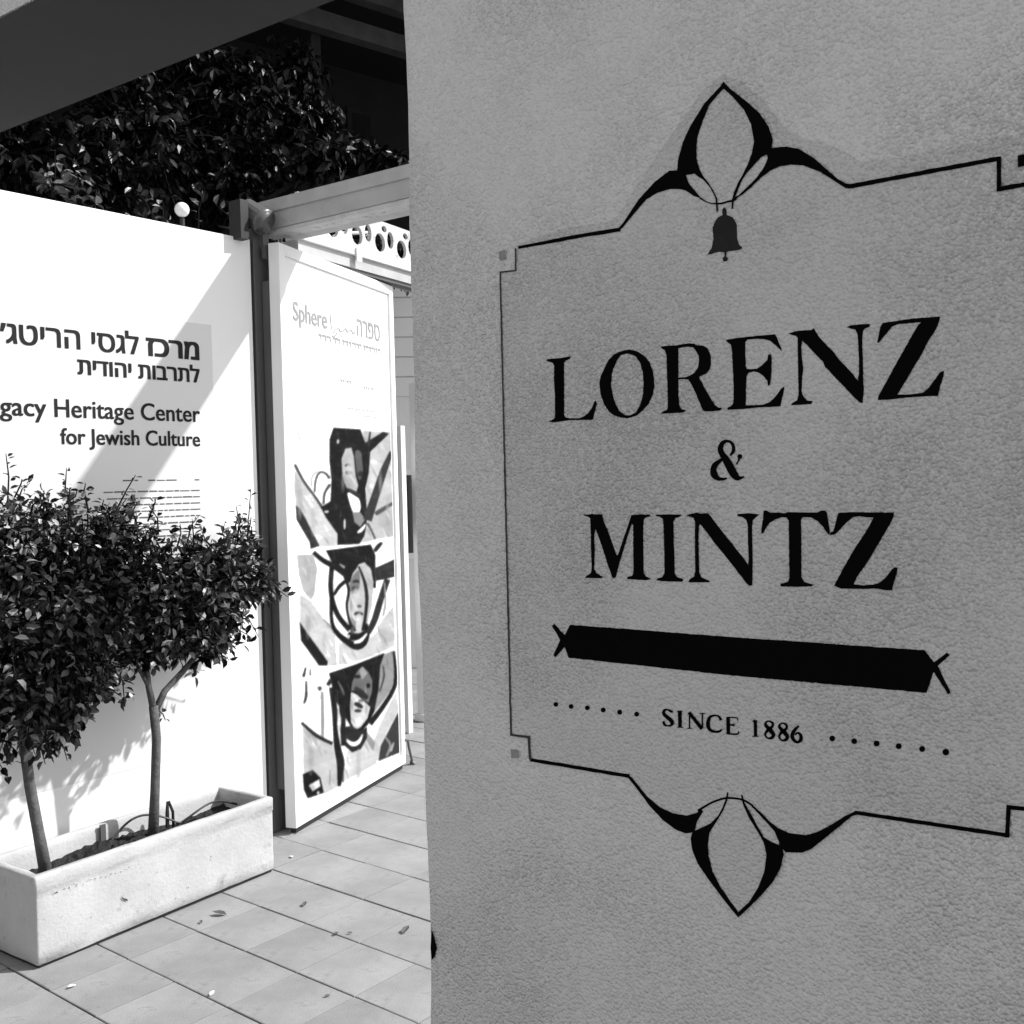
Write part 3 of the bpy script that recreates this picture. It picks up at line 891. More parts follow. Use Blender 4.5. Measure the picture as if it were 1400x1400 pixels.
# picture one
k1 = dict(ox=380, oy=570, sc=.1357)
p_poly([(860, 140), (1130, 150), (1165, 1200), (830, 1270), (900, 1100), (880, 400)], 214, **k1)
p_poly([(950, 420), (1100, 500), (1000, 760), (920, 700)], 232, **k1)
p_poly([(1040, 900), (1150, 930), (1150, 1180), (1000, 1080)], 200, **k1)
p_poly([(170, 540), (270, 680), (400, 870), (520, 1060), (590, 1180), (600, 1300), (420, 1310), (180, 900), (165, 700)], 226, **k1)
p_poly([(170, 560), (230, 660), (260, 860), (190, 880)], 200, a=.6, **k1)
p_stroke([(170, 480, 25), (260, 650, 25), (370, 800, 25), (450, 920, 30), (560, 1090, 30)], 80, **k1)
p_poly([(180, 890), (230, 930), (420, 1300), (330, 1330), (320, 1260), (190, 1040)], 50, **k1)
p_poly([(560, 110), (830, 125), (880, 260), (1060, 150), (1120, 170), (930, 350), (915, 560), (880, 720), (890, 860), (895, 1080), (870, 1200), (820, 1280), (600, 1290), (600, 1180), (480, 1010), (430, 910), (530, 850), (540, 640), (520, 440), (520, 230)], 28, **k1)
p_poly([(640, 420), (680, 320), (740, 310), (765, 400), (785, 600), (810, 690), (790, 760), (690, 710), (650, 600)], 205, **k1)
p_poly([(650, 560), (700, 640), (760, 720), (690, 700)], 160, a=.6, **k1)
p_stroke([(675, 495, 12), (705, 480, 26), (735, 490, 14)], 50, **k1)
p_ell(712, 560, 34, 22, 80, a=.85, **k1)
p_poly([(770, 330), (840, 340), (850, 450), (860, 560), (830, 650), (800, 600), (780, 450)], 105, **k1)
p_ell(832, 575, 26, 30, 50, **k1)
p_stroke([(680, 712, 12), (760, 752, 30), (835, 800, 16)], 60, **k1)
p_poly([(690, 745), (770, 790), (830, 830), (838, 940), (800, 985), (750, 960), (715, 850)], 250, **k1)
p_poly([(750, 960), (830, 960), (880, 1030), (830, 1110), (770, 1060)], 150, **k1)
p_stroke([(800, 1165, 20), (840, 1140, 36), (885, 1080, 18)], 245, **k1)
p_ell(605, 248, 14, 22, 210, **k1)
p_ell(672, 1080, 12, 55, 230, **k1)
p_ell(490, 955, 24, 12, 220, **k1)
p_stroke([(1145, 350, 40), (1060, 560, 70), (980, 800, 80), (900, 1040, 90)], 58, **k1)
p_stroke([(1155, 870, 30), (1060, 930, 44), (980, 980, 40)], 95, **k1)
p_stroke([(930, 150, 18), (910, 290, 22)], 60, **k1)
p_stroke([(900, 1070, 24), (940, 1140, 20), (980, 1230, 20)], 90, **k1)
p_stroke([(370, 760, 14), (380, 640, 16), (420, 560, 18), (480, 570, 22), (520, 620, 26)], 85, **k1)
p_stroke([(525, 680, 30), (470, 770, 22), (460, 880, 20)], 85, **k1)
p_stroke([(340, 700, 8), (345, 600, 8), (400, 545, 10)], 190, **k1)
p_stroke([(190, 90, 12), (230, 280, 12), (270, 500, 12)], 232, **k1)
# picture two
k2 = dict(ox=390, oy=720, sc=.1357)
p_poly([(330, 228), (860, 172), (1090, 130), (1100, 1225), (640, 1400), (120, 1400), (110, 270)], 247, **k2)
p_poly([(120, 290), (280, 280), (320, 420), (290, 680), (260, 740), (180, 640), (140, 480)], 205, **k2)
p_poly([(180, 330), (260, 340), (250, 560), (190, 520)], 185, a=.6, **k2)
p_poly([(830, 1150), (1100, 900), (1100, 1210), (640, 1390), (540, 1390), (540, 1180)], 226, **k2)
p_poly([(930, 1010), (1090, 800), (1100, 1150), (960, 1180)], 206, a=.7, **k2)
p_poly([(150, 680), (270, 760), (380, 930), (500, 1080), (520, 1400), (380, 1400), (150, 960)], 224, **k2)
p_poly([(160, 740), (240, 800), (330, 1000), (250, 1040)], 205, a=.6, **k2)
p_poly([(145, 960), (200, 1040), (430, 1360), (420, 1400), (340, 1400), (160, 1150)], 30, **k2)
p_stroke([(380, 930, 10), (440, 990, 14), (500, 1080, 14)], 150, **k2)
p_poly([(410, 240), (860, 180), (905, 280), (912, 620), (890, 620), (870, 450), (800, 360), (740, 380), (690, 470), (650, 570), (600, 520), (570, 460), (470, 360)], 24, **k2)
p_stroke([(285, 258, 40), (380, 340, 50), (500, 405, 55), (610, 490, 50)], 28, **k2)
p_poly([(680, 470), (740, 390), (800, 365), (860, 420), (890, 560), (870, 800), (830, 960), (790, 1050), (740, 1080), (690, 1050), (660, 950), (640, 800), (640, 600)], 208, **k2)
p_poly([(690, 480), (750, 420), (755, 600), (720, 690), (650, 660), (650, 560)], 135, **k2)
p_poly([(660, 900), (720, 960), (700, 1050), (660, 980)], 150, a=.8, **k2)
p_stroke([(680, 560, 16), (715, 548, 30), (748, 560, 16)], 45, **k2)
p_ell(702, 622, 34, 24, 70, **k2)
p_stroke([(740, 400, 16), (800, 560, 30), (822, 720, 34), (808, 900, 30), (785, 1050, 40)], 36, **k2)
p_ell(745, 802, 26, 16, 105, **k2)
p_stroke([(695, 885, 20), (735, 870, 34), (785, 885, 18)], 60, **k2)
p_poly([(720, 910), (775, 905), (765, 1060), (715, 1060)], 240, a=.7, **k2)
p_stroke([(600, 500, 30), (640, 640, 26), (620, 800, 24), (650, 960, 26), (690, 1060, 60)], 26, **k2)
p_stroke([(470, 390, 44), (458, 600, 46), (480, 760, 46), (540, 910, 50), (650, 1040, 54)], 24, **k2)
p_stroke([(462, 720, 30), (470, 960, 34), (530, 1080, 50), (640, 1170, 66), (720, 1205, 76), (790, 1170, 66), (825, 1080, 50), (810, 980, 40)], 22, **k2)
p_poly([(640, 1050), (740, 1085), (800, 1040), (800, 1100), (700, 1160), (620, 1120)], 24, **k2)
p_stroke([(490, 690, 26), (540, 610, 34), (605, 550, 36)], 30, **k2)
p_stroke([(1030, 530, 56), (960, 740, 60), (900, 940, 60), (835, 1070, 50)], 48, **k2)
p_poly([(900, 420), (1100, 330), (1100, 505), (1000, 530), (915, 545)], 46, **k2)
p_stroke([(975, 160, 24), (935, 200, 40), (900, 250, 30)], 40, **k2)
p_stroke([(690, 1172, 14), (760, 1150, 34), (825, 1075, 18)], 245, **k2)
p_ell(640, 1105, 14, 18, 235, **k2)
p_stroke([(545, 375, 12), (600, 415, 26)], 170, **k2)
p_stroke([(1000, 560, 14), (1010, 760, 16), (985, 900, 14)], 170, **k2)
# picture three
k3 = dict(ox=390, oy=880, sc=.15)
p_poly([(340, 262), (1000, 40), (1055, 985), (360, 1380), (150, 1400), (140, 330)], 246, **k3)
p_poly([(160, 740), (300, 850), (430, 920), (480, 1180), (480, 1300), (360, 1370), (170, 1200)], 214, **k3)
p_poly([(170, 780), (290, 860), (330, 960), (190, 900)], 170, a=.6, **k3)
p_stroke([(335, 440, 20), (340, 660, 26), (340, 860, 22)], 165, **k3)
p_poly([(880, 110), (990, 60), (1000, 300), (960, 430), (800, 640), (830, 420)], 165, **k3)
p_stroke([(890, 200, 10), (900, 300, 16), (860, 440, 14)], 70, **k3)
p_poly([(1015, 430), (1030, 600), (920, 820), (840, 1060), (760, 1110), (820, 860), (880, 700)], 224, **k3)
p_poly([(1032, 620), (1050, 990), (850, 1070), (870, 930), (930, 820)], 66, **k3)
p_stroke([(910, 850, 18), (960, 930, 26), (920, 1030, 18)], 150, **k3)
p_stroke([(990, 900, 14), (960, 980, 26)], 190, **k3)
p_poly([(560, 990), (740, 870), (820, 980), (830, 1090), (530, 1260)], 226, **k3)
p_poly([(740, 800), (820, 900), (800, 980), (740, 880)], 150, a=.8, **k3)
p_poly([(400, 270), (640, 190), (905, 85), (865, 200), (850, 420), (810, 620), (750, 740), (690, 800), (600, 760), (540, 660), (460, 520), (430, 400)], 22, **k3)
p_poly([(650, 260), (700, 205), (760, 260), (795, 340), (790, 440), (760, 540), (720, 520), (640, 430), (600, 430), (610, 350)], 118, **k3)
p_poly([(670, 240), (705, 212), (750, 270), (700, 330)], 185, a=.8, **k3)
p_poly([(600, 440), (660, 470), (775, 580), (750, 680), (690, 760), (640, 785), (600, 720), (590, 580)], 226, **k3)
p_ell(655, 300, 34, 16, 36, **k3)
p_ell(757, 382, 18, 24, 30, **k3)
p_stroke([(635, 400, 30), (690, 450, 60), (750, 500, 40)], 46, **k3)
p_stroke([(630, 545, 26), (670, 560, 46), (705, 585, 22)], 46, **k3)
p_ell(662, 612, 34, 16, 60, **k3)
p_ell(690, 520, 26, 14, 90, a=.7, **k3)
p_stroke([(990, 70, 20), (1003, 360, 34), (900, 560, 40), (770, 730, 50)], 28, **k3)
p_poly([(530, 760), (600, 750), (690, 790), (745, 760), (745, 860), (690, 960), (610, 992), (540, 930), (520, 840)], 40, **k3)
p_stroke([(545, 865, 14), (610, 915, 40), (670, 895, 36), (705, 825, 14)], 246, **k3)
p_stroke([(420, 400, 40), (450, 600, 50), (455, 760, 40), (475, 940, 60), (505, 1100, 70), (490, 1300, 30)], 28, **k3)
p_stroke([(520, 560, 60), (525, 760, 50), (535, 930, 50)], 34, **k3)
p_stroke([(480, 600, 12), (495, 700, 30), (490, 800, 14)], 235, **k3)
p_stroke([(480, 340, 10), (520, 420, 22), (535, 470, 10)], 110, **k3)
p_stroke([(150, 722, 24), (280, 835, 34), (430, 912, 30)], 40, **k3)
p_stroke([(530, 1170, 14), (525, 1265, 14)], 90, **k3)
p_stroke([(410, 1150, 10), (405, 1290, 12)], 160, **k3)
p_poly([(160, 1190), (250, 1150), (320, 1220), (352, 1360), (205, 1410), (170, 1330)], 22, **k3)
p_poly([(215, 1290), (310, 1235), (322, 1300), (250, 1345)], 235, **k3)
p_ell(300, 1360, 12, 16, 225, **k3)
p_stroke([(188, 215, 12), (165, 305, 26)], 60, **k3)
p_stroke([(230, 230, 12), (228, 290, 18)], 130, **k3)
p_stroke([(190, 340, 12), (190, 480, 22), (170, 545, 14)], 60, **k3)
p_stroke([(300, 415, 40), (330, 400, 30)], 90, **k3)
p_stroke([(385, 380, 30), (420, 330, 40)], 50, **k3)
def streaks(n, g0, g1, y0, y1, dx, dy, lo, hi, wd, a=.5):
    for _ in range(n):
        cx, cy = rng.uniform(AX0 + 8, AX0 + AW - 10), rng.uniform(y0, y1)
        v0 = img[int((cy - AY0) * SS), int((cx - AX0) * SS)]
        if not g0 < v0 < g1:
            continue
        q = rng.uniform(.5, 1.3)
        ex, ey = dx * q + rng.normal(0, 1.2), dy * q + rng.normal(0, 1.2)
        bx, by = rng.normal(0, 1.2), rng.normal(0, 1.2)
        keep = img.copy()
        p_stroke([(cx - ex, cy - ey, .3), (cx + bx, cy + by, wd), (cx + ex, cy + ey, .3)], rng.uniform(lo, hi), a=a)
        bad = (keep < g0) | (keep > g1)
        img[bad] = keep[bad]


for cx, cy, rx, ry, g in ((478, 640, 5, 14, 228), (484, 690, 4, 12, 240), (487, 812, 5, 10, 232), (491, 845, 4, 9, 236), (496, 918, 4, 6, 178), (489, 985, 7, 10, 236), (486, 828, 3, 8, 225)):
    for q in (1.0, .75, .5):
        p_ell(cx, cy, rx * q, ry * q, g, a=.35)
for cx, cy, rx, ry, g in ((469, 660, 3, 14, 150), (480, 826, 2.2, 16, 150), (482, 862, 3, 6, 150), (481, 965, 2.5, 10, 150), (501, 970, 2.5, 10, 170), (410, 690, 4, 22, 185), (428, 715, 4, 20, 190), (421, 855, 4, 20, 180), (444, 880, 4, 18, 190), (425, 1035, 5, 26, 180), (490, 1045, 4, 22, 190), (520, 660, 3, 20, 170), (530, 700, 3, 20, 180), (525, 870, 5, 20, 195)):
    for q in (1.0, .7, .4):
        p_ell(cx, cy, rx * q, ry * q, g, a=.3)
blur(5)
for y0, y1 in ((585, 748), (740, 905), (895, 1100)):
    streaks(70, 0, 75, y0, y1, 1.5, 9, 40, 95, 1.5)
    streaks(45, 195, 238, y0, y1, 5, 9, 150, 190, 3.5, .45)
    streaks(45, 170, 238, y0, y1, 5, 10, 238, 243, 3.0, .6)
    streaks(24, 95, 180, y0, y1, 2, 8, 60, 210, 1.8, .5)
# tone of a real photograph: soft large-scale shading and grain
sh = np.zeros_like(img)
for fx, fy, ph in ((.011, .017, .4), (.027, .013, 1.9), (.043, .039, .2), (.071, .023, 2.7), (.09, .08, 1.1)):
    sh += np.sin(xx * fx + 3 * np.sin(yy * fy + ph) + ph) * np.cos(yy * fy * 1.3 - ph)
img = np.where(img < 243, np.clip(img * (1 + .022 * sh) + np.where(img < 60, 6 * np.abs(sh), 0), 0, 243), img)
img = np.where(img < 243, img + rng.normal(0, 8, img.shape), img)
blur(5)
blur(3)
NU, NV = 170, 330
u0, u1 = 0.075, GW - 0.058
zt, zb_ = 1.885, 0.092
uu, zz = np.meshgrid(np.linspace(u0, u1, NU + 1), np.linspace(zb_, zt, NV + 1))
verts, greys = [], []
for j in range(NV + 1):
    for i in range(NU + 1):
        p = gate(uu[j, i], zz[j, i], -0.0102)
        verts.append(p)
        x, y = proj(p)
        ix = min(max(int((x - AX0) * SS), 0), AW * SS - 1)
        iy = min(max(int((y - AY0) * SS), 0), AH * SS - 1)
        s = img[iy, ix] / 255.0
        lin = ((s + .055) / 1.055) ** 2.4 if s > .04045 else s / 12.92
        greys.append(lin + max(0.0, s - .93) / .042 * 1.0)
b = MB()
b.add(verts, [(j * (NU + 1) + i, j * (NU + 1) + i + 1, (j + 1) * (NU + 1) + i + 1, (j + 1) * (NU + 1) + i) for j in range(NV) for i in range(NU)])
pm = bpy.data.materials.new('printed_photograph')
pm.use_nodes = True
bs = pm.node_tree.nodes['Principled BSDF']
bs.inputs['Roughness'].default_value = 0.6
bs.inputs['Specular IOR Level'].default_value = 0.03
at = pm.node_tree.nodes.new('ShaderNodeAttribute')
at.attribute_name = 'print'
mr = pm.node_tree.nodes.new('ShaderNodeMapRange')
mr.inputs['To Min'].default_value = 0.001
mr.inputs['To Max'].default_value = 0.46
mr.clamp = False
cc = pm.node_tree.nodes.new('ShaderNodeCombineColor')
pm.node_tree.links.new(at.outputs['Fac'], mr.inputs['Value'])
for i in range(3):
    pm.node_tree.links.new(mr.outputs[0], cc.inputs[i])
pm.node_tree.links.new(cc.outputs[0], bs.inputs['Base Color'])
po = b.build('portrait_photographs', pm, poster)
a_ = po.data.attributes.new('print', 'FLOAT', 'POINT')
a_.data.foreach_set('value', greys)

# ------------------------------------------------------------------ planter
PX0, PX1, PY0, PY1 = 1.868, 2.902, 3.238, 3.572
pl = empty('planter_box', ((PX0 + PX1) / 2, (PY0 + PY1) / 2, 0), 'long rectangular pale concrete planter trough in front of white display board', 'planter')


def rr_loop(inset, z, r=0.009, nseg=3):
    """rounded rectangle, with straight sides subdivided"""
    x0, x1, y0, y1 = PX0 + inset, PX1 - inset, PY0 + inset, PY1 - inset
    r = max(0.005, r - inset * .2)
    pts = []
    for cx, cy, a0 in ((x1 - r, y1 - r, 0), (x0 + r, y1 - r, pi / 2), (x0 + r, y0 + r, pi), (x1 - r, y0 + r, 1.5 * pi)):
        for k in range(nseg + 1):
            a = a0 + pi / 2 * k / nseg
            pts.append((cx + r * cos(a), cy + r * sin(a), z))
    out = []
    for i in range(len(pts)):
        p, q = Vector(pts[i]), Vector(pts[(i + 1) % len(pts)])
        m = 18 if (p - q).length > .6 else (6 if (p - q).length > .15 else 1)
        for k in range(m):
            out.append(p.lerp(q, k / m))
    return out


prof = [(0.007, 0.013), (0.004, 0.015), (0.004, 0.055), (0.004, 0.15), (0.003, 0.235), (0.0028, 0.252), (0.001, 0.256), (0.001, 0.270), (0.0, 0.273), (0.0, 0.299), (0.002, 0.305), (0.006, 0.308), (0.013, 0.309), (0.026, 0.308), (0.031, 0.302), (0.034, 0.28), (0.038, 0.20)]
b = MB()
rows = []
for ins, z in prof:
    lp = rr_loop(ins, z)
    rows.append([(p.x + rng.normal(0, .0008), p.y + rng.normal(0, .0008), p.z + rng.normal(0, .0009)) for p in lp])
k = len(rows[0])
b.add([p for r in rows for p in r], [(j * k + i, j * k + (i + 1) % k, (j + 1) * k + (i + 1) % k, (j + 1) * k + i) for j in range(len(rows) - 1) for i in range(k)])
b.add(rows[0], [tuple(range(k))[::-1]])
b.build('trough', M['concrete'], pl, smooth=True)
for x in (PX0 + .14, PX1 - .24):
    MB().box((x, PY0 + .06, 0), (x + .1, PY1 - .06, .014)).build('foot', M['black_rubber'], pl)
MB().box((PX0 + .012, PY0 + .012, .001), (PX1 - .012, PY1 - .012, .0135)).build('gap_shade_block', M['black_rubber'], pl)  # black block that paints the shade in the gap below the trough
# soil
b = MB()
nx, ny = 60, 18
vs_ = []
for j in range(ny + 1):
    for i in range(nx + 1):
        x = PX0 + .036 + (PX1 - PX0 - .072) * i / nx
        y = PY0 + .036 + (PY1 - PY0 - .072) * j / ny
        vs_.append((x, y, .235 + .012 * sin(x * 9 + y * 7) + .010 * sin(x * 31) * sin(y * 40) + rng.normal(0, .004)))
b.add(vs_, [(j * (nx + 1) + i, j * (nx + 1) + i + 1, (j + 1) * (nx + 1) + i + 1, (j + 1) * (nx + 1) + i) for j in range(ny) for i in range(nx)])
b.build('soil', M['soil'], pl)
# chips and scuffs on the front of the trough
b = MB()
fp = lambda x, y: hy(x, y, PY0 + .0008)
b.add([fp(*q) for q in ((166, 1225), (169, 1228), (174, 1229), (175, 1232), (171, 1231), (167, 1229))], [(0, 1, 2, 3, 4, 5)])
for k in range(26):
    x = rng.uniform(58, 182)
    y = 1226 - (x - 58) * .335 + rng.normal(0, 1.2)
    w_, h_ = rng.uniform(.8, 3.2), rng.uniform(.5, 1.1)
    b.add([fp(x, y), fp(x + w_, y - .35 * w_), fp(x + w_ * .8, y - .3 * w_ + h_), fp(x + w_ * .1, y + h_)], [(0, 1, 2, 3)])
for k in range(22):
    x = rng.uniform(60, 360)
    y = 1226 - (x - 58) * .335 + rng.uniform(10, 85)
    w_ = rng.uniform(.5, 1.3)
    b.add([fp(x, y), fp(x + w_, y), fp(x + w_, y + w_), fp(x, y + w_)], [(0, 1, 2, 3)])
tag(b.build('scuff_marks', M['thin_paint'], pl), kind='stuff')
# drip hose, stake and tag
b = MB()
pts = []
for t in np.linspace(0, 1, 40):
    x = 2.33 + .58 * t
    pts.append((x, 3.50 - .10 * t + .02 * sin(9 * t), .25 + .07 * max(0, sin(pi * min(1, t * 2.2))) + .045 * max(0, sin(pi * (t - .45) / .5)) if t > .45 else .25 + .06 * sin(pi * t * 2.2)))
b.tube(pts, .0045, 6)
tag(b.build('drip_hose', M['black_rubber']), 'thin black drip irrigation hose arched over the planter soil', 'hose')
b = MB()
b.tube([(2.55, 3.46, .22), (2.553, 3.462, .30), (2.556, 3.462, .345)], [.008, .008, .005], 6)
b.tube([(2.575, 3.455, .22), (2.574, 3.455, .30), (2.560, 3.46, .345)], [.006, .006, .005], 6)
tag(b.build('plant_stake', M['black_rubber']), 'short black forked stake pushed into soil beside right tree', 'stake')
b = MB()
b.box((2.30, 3.522, .22), (2.322, 3.530, .312))
tag(b.build('plant_tag', M['grey_metal']), 'small grey tag standing against the back of the planter', 'plant tag')


# ------------------------------------------------------------------ foliage
def leaf_verts(p, d, nrm, ln, wd, fold, curl):
    d = d.normalized()
    s = d.cross(nrm)
    if s.length < 1e-4:
        s = d.orthogonal()
    s.normalize()
    nn = s.cross(d).normalized()
    a = [p,
         p + d * ln * .28 + s * wd * .42 + nn * fold * wd, p + d * ln * .30, p + d * ln * .28 - s * wd * .42 + nn * fold * wd,
         p + d * ln * .62 + s * wd * .46 + nn * (fold * wd - curl * ln * .3), p + d * ln * .64 - nn * curl * ln * .35, p + d * ln * .62 - s * wd * .46 + nn * (fold * wd - curl * ln * .3),
         p + d * ln - nn * curl * ln]
    return a


LF = [(0, 1, 2), (0, 2, 3), (1, 4, 5, 2), (2, 5, 6, 3), (4, 7, 5), (5, 7, 6)]


class Leaves:
    def __init__(self):
        self.b = MB()
        self.t = []

    def add(self, p, d, nrm, ln, wd, tone, fold=.18, curl=.15):
        self.b.add(leaf_verts(p, d, nrm, ln, wd, fold, curl), LF)
        self.t += [tone] * 8

    def build(self, name, m, parent):
        o = self.b.build(name, m, parent)
        a = o.data.attributes.new('tone', 'FLOAT', 'POINT')
        a.data.foreach_set('value', self.t)
        return o


def rv(s=1.0):
    return Vector(rng.normal(0, s, 3))


def twig_leaves(lv, tw, a, c, ln, nl, droop=.25, start=.25, trad=.0022, pale=0.0):
    """a twig from a to c with alternate leaves"""
    a, c = Vector(a), Vector(c)
    mid = a.lerp(c, .5) + Vector((0, 0, (c - a).length * .12)) + rv(.01)
    pts = [a.lerp(mid, t * 2) if t < .5 else mid.lerp(c, t * 2 - 1) for t in (0, .25, .5, .75, 1)]
    if tw is not None:
        tw.tube(pts, [trad * 1.6, trad * 1.4, trad * 1.2, trad, trad * .6], 4, caps=False)
    for k in range(nl):
        t = start + (1 - start) * (k + rng.random() * .8) / nl
        i = min(int(t * 4), 3)
        p = pts[i].lerp(pts[i + 1], t * 4 - i)
        ax = (pts[i + 1] - pts[i]).normalized()
        side = ax.cross(rv()).normalized()
        d = (ax * rng.uniform(.2, .8) + side + Vector((0, 0, -droop)) * rng.uniform(0, 1.6)).normalized()
        nrm = (Vector((0, -.35, 1)) + rv(.55)).normalized()
        l = ln * rng.uniform(.65, 1.25)
        lv.add(p + d * .006, d, nrm, l, l * rng.uniform(.46, .62), rng.random() + pale * rng.random() ** 4, rng.uniform(.05, .3), rng.uniform(0, .35))  # pale: rare lighter leaves paint sun glints into the colour


def potted_tree(label, trunk, forks, blobs, sprigs, ln, seed):
    global rng
    rng = np.random.default_rng(seed)
    base = Vector(trunk[0][:3])
    root = empty('potted_tree', base, label, 'tree', 'trees in the planter')
    b = MB()
    b.tube([q[:3] for q in trunk], [q[3] for q in trunk], 10)
    b.build('trunk', M['bark'], root, smooth=True)
    for f in forks:
        b = MB()
        b.tube([q[:3] for q in f], [q[3] for q in f], 8)
        b.build('limb', M['bark'], root, smooth=True)
    hubs = [Vector(f[-1][:3]) for f in forks] + [Vector(f[len(f) // 2][:3]) for f in forks]
    lv, tw = Leaves(), MB()
    for (cx, cy, cz, rx, ry, rz, nt_, nl) in blobs:
        c = Vector((cx, cy, cz))
        ncl = max(4, nt_ // 5)
        cls = []
        for _ in range(ncl):                       # leaf clumps, some pushed past the general outline
            u = rv()
            u.normalize()
            r = rng.random() ** .4 * rng.uniform(.8, 1.22)
            cls.append((c + Vector((u.x * rx, u.y * ry, u.z * rz)) * r, u))
        for _ in range(int(nt_ * 3.6)):
            q, u = cls[rng.integers(ncl)]
            e = q + Vector((rng.normal(0, .05), rng.normal(0, .04), rng.normal(0, .05))) + u * rng.uniform(-.05, .05)
            e.y = min(e.y, 3.55)
            h = min(hubs, key=lambda q: (q - e).length) if rng.random() < .6 else c + rv(.05)
            st = h.lerp(e, max(0, 1 - .13 / max((e - h).length, .01)))
            new = 1.0 if e.z > 1.34 else 0.0        # sunlit crown tops put into paler leaf colour
            twig_leaves(lv, tw, st, e, ln * (1 - .25 * new), nl, pale=24.0 + 46.0 * new)  # new: sunlit crown tops, painted with paler leaves
    tops = [bl for bl in blobs if bl[2] > 1.0]
    for _ in range(34):                            # young shoots standing out of the crown
        bl = tops[rng.integers(len(tops))]
        an = rng.uniform(-.5, pi + .5)
        st = Vector((bl[0] + bl[3] * .85 * cos(an), bl[1] - .05 + rng.normal(0, .05), bl[2] + bl[5] * .85 * sin(an)))
        en = st + Vector((cos(an) * .05 + rng.normal(0, .02), rng.normal(0, .02), rng.uniform(.04, .13)))
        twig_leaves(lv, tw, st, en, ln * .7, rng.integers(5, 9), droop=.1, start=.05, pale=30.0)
    for (x0, y0, z0), (x1, y1, z1), nl, l2 in sprigs:
        twig_leaves(lv, tw, (x0, y0, z0), (x1, y1, z1), l2, nl, droop=.1, start=.05, pale=8.0)
    tag(tw.build('twigs', M['bark_dark'], root), kind='stuff')
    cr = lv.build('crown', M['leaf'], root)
    tag(cr, kind='stuff')
    return root


def T(x, y, Y, r):
    p = hy(x, y, Y)
    return (p.x, p.y, p.z, r)


def P(x, y, Y):
    p = hy(x, y, Y)
    return (p.x, p.y, p.z)


YT = 3.42
potted_tree('small bushy tree in planter with forked trunk, nearer the poster gate',
            [T(209, 1150, YT, .021), T(212, 1080, YT, .018), T(214, 1010, YT, .017), T(210, 965, YT, .018)],
            [[T(211, 975, YT, .014), T(225, 945, YT, .013), T(250, 918, YT, .012), T(272, 892, YT, .011), T(292, 862, YT - .02, .008), T(310, 820, YT - .03, .006)],
             [T(211, 975, YT, .014), T(203, 938, YT, .012), T(200, 900, YT + .02, .009), T(215, 850, YT, .007), T(235, 790, YT, .005)],
             [T(206, 945, YT, .008), T(185, 905, YT, .007), T(160, 860, YT - .04, .005)]],
            [P(275, 812, YT) + (.30, .16, .17, 120, 9), P(215, 815, YT) + (.22, .16, .19, 84, 9), P(330, 780, YT) + (.13, .14, .20, 40, 8),
             P(160, 800, YT) + (.17, .15, .19, 50, 9), P(205, 885, YT) + (.17, .13, .09, 26, 8), P(300, 850, YT) + (.14, .12, .08, 24, 8)],
            [(P(335, 790, YT), P(343, 668, YT), 12, .036), (P(350, 800, YT), P(372, 770, YT), 8, .04), (P(265, 760, YT), P(263, 712, YT), 9, .036), (P(190, 770, YT), P(186, 700, YT), 9, .036),
             (P(330, 740, YT), P(322, 705, YT), 6, .03), (P(320, 850, YT), P(345, 872, YT), 8, .04), (P(215, 970, YT), P(226, 985, YT), 4, .03), (P(255, 915, YT), P(272, 920, YT), 4, .03)],
            .041, 21)
potted_tree('small bushy tree with low hanging crown at the left end of planter',
            [T(64, 1200, YT, .022), T(53, 1140, YT, .019), T(41, 1075, YT, .018), T(32, 1010, YT, .017), T(24, 950, YT, .014)],
            [[T(28, 980, YT, .013), T(20, 920, YT, .011), T(10, 850, YT, .008), T(5, 780, YT, .006)],
             [T(30, 995, YT, .011), T(60, 930, YT - .04, .009), T(90, 870, YT - .06, .007), T(110, 800, YT - .05, .005)]],
            [P(60, 850, YT) + (.34, .17, .30, 150, 9), P(-40, 840, YT) + (.32, .17, .42, 150, 9), P(110, 790, YT) + (.24, .16, .20, 80, 9), P(120, 900, YT) + (.16, .15, .16, 50, 9), P(60, 960, YT) + (.22, .15, .16, 70, 9),
             P(40, 722, YT) + (.30, .15, .12, 46, 7), P(140, 730, YT) + (.16, .14, .08, 22, 7), P(-60, 980, YT) + (.25, .16, .2, 60, 9)],
            [(P(95, 720, YT), P(91, 640, YT), 8, .026), (P(10, 700, YT), P(8, 620, YT), 9, .026), (P(60, 710, YT), P(52, 672, YT), 8, .026), (P(120, 720, YT), P(117, 676, YT), 7, .03), (P(150, 740, YT), P(165, 700, YT), 7, .03),
             (P(95, 970, YT), P(118, 985, YT), 8, .042), (P(85, 985, YT), P(92, 1040, YT), 9, .042), (P(50, 990, YT), P(62, 1045, YT), 8, .042), (P(20, 680, YT), P(30, 655, YT), 6, .026)],
            .041, 33)
rng = np.random.default_rng(5)

# ------------------------------------------------------------------ things on the panel top and gate head
g0 = hit(255, 285, P0, PN)
gq = empty('globe_lamp', (g0.x, g0.y + .06, PTOP), 'small round white globe lamp on top of display board', 'lamp')
b = MB()
gc = Vector((g0.x, g0.y + .03, g0.z))
rings = []
for i in range(1, 10):
    a = pi * i / 10
    rings.append((gc.z - .031 * cos(a), .031 * sin(a)))
vs_, n_ = [], 16
for z, r in rings:
    vs_ += [(gc.x + r * cos(2 * pi * k / n_), gc.y + r * sin(2 * pi * k / n_), z) for k in range(n_)]
fs = [(j * n_ + k, j * n_ + (k + 1) % n_, (j + 1) * n_ + (k + 1) % n_, (j + 1) * n_ + k) for j in range(len(rings) - 1) for k in range(n_)]
fs += [tuple(range(n_))[::-1], tuple((len(rings) - 1) * n_ + k for k in range(n_))]
b.add(vs_, fs)
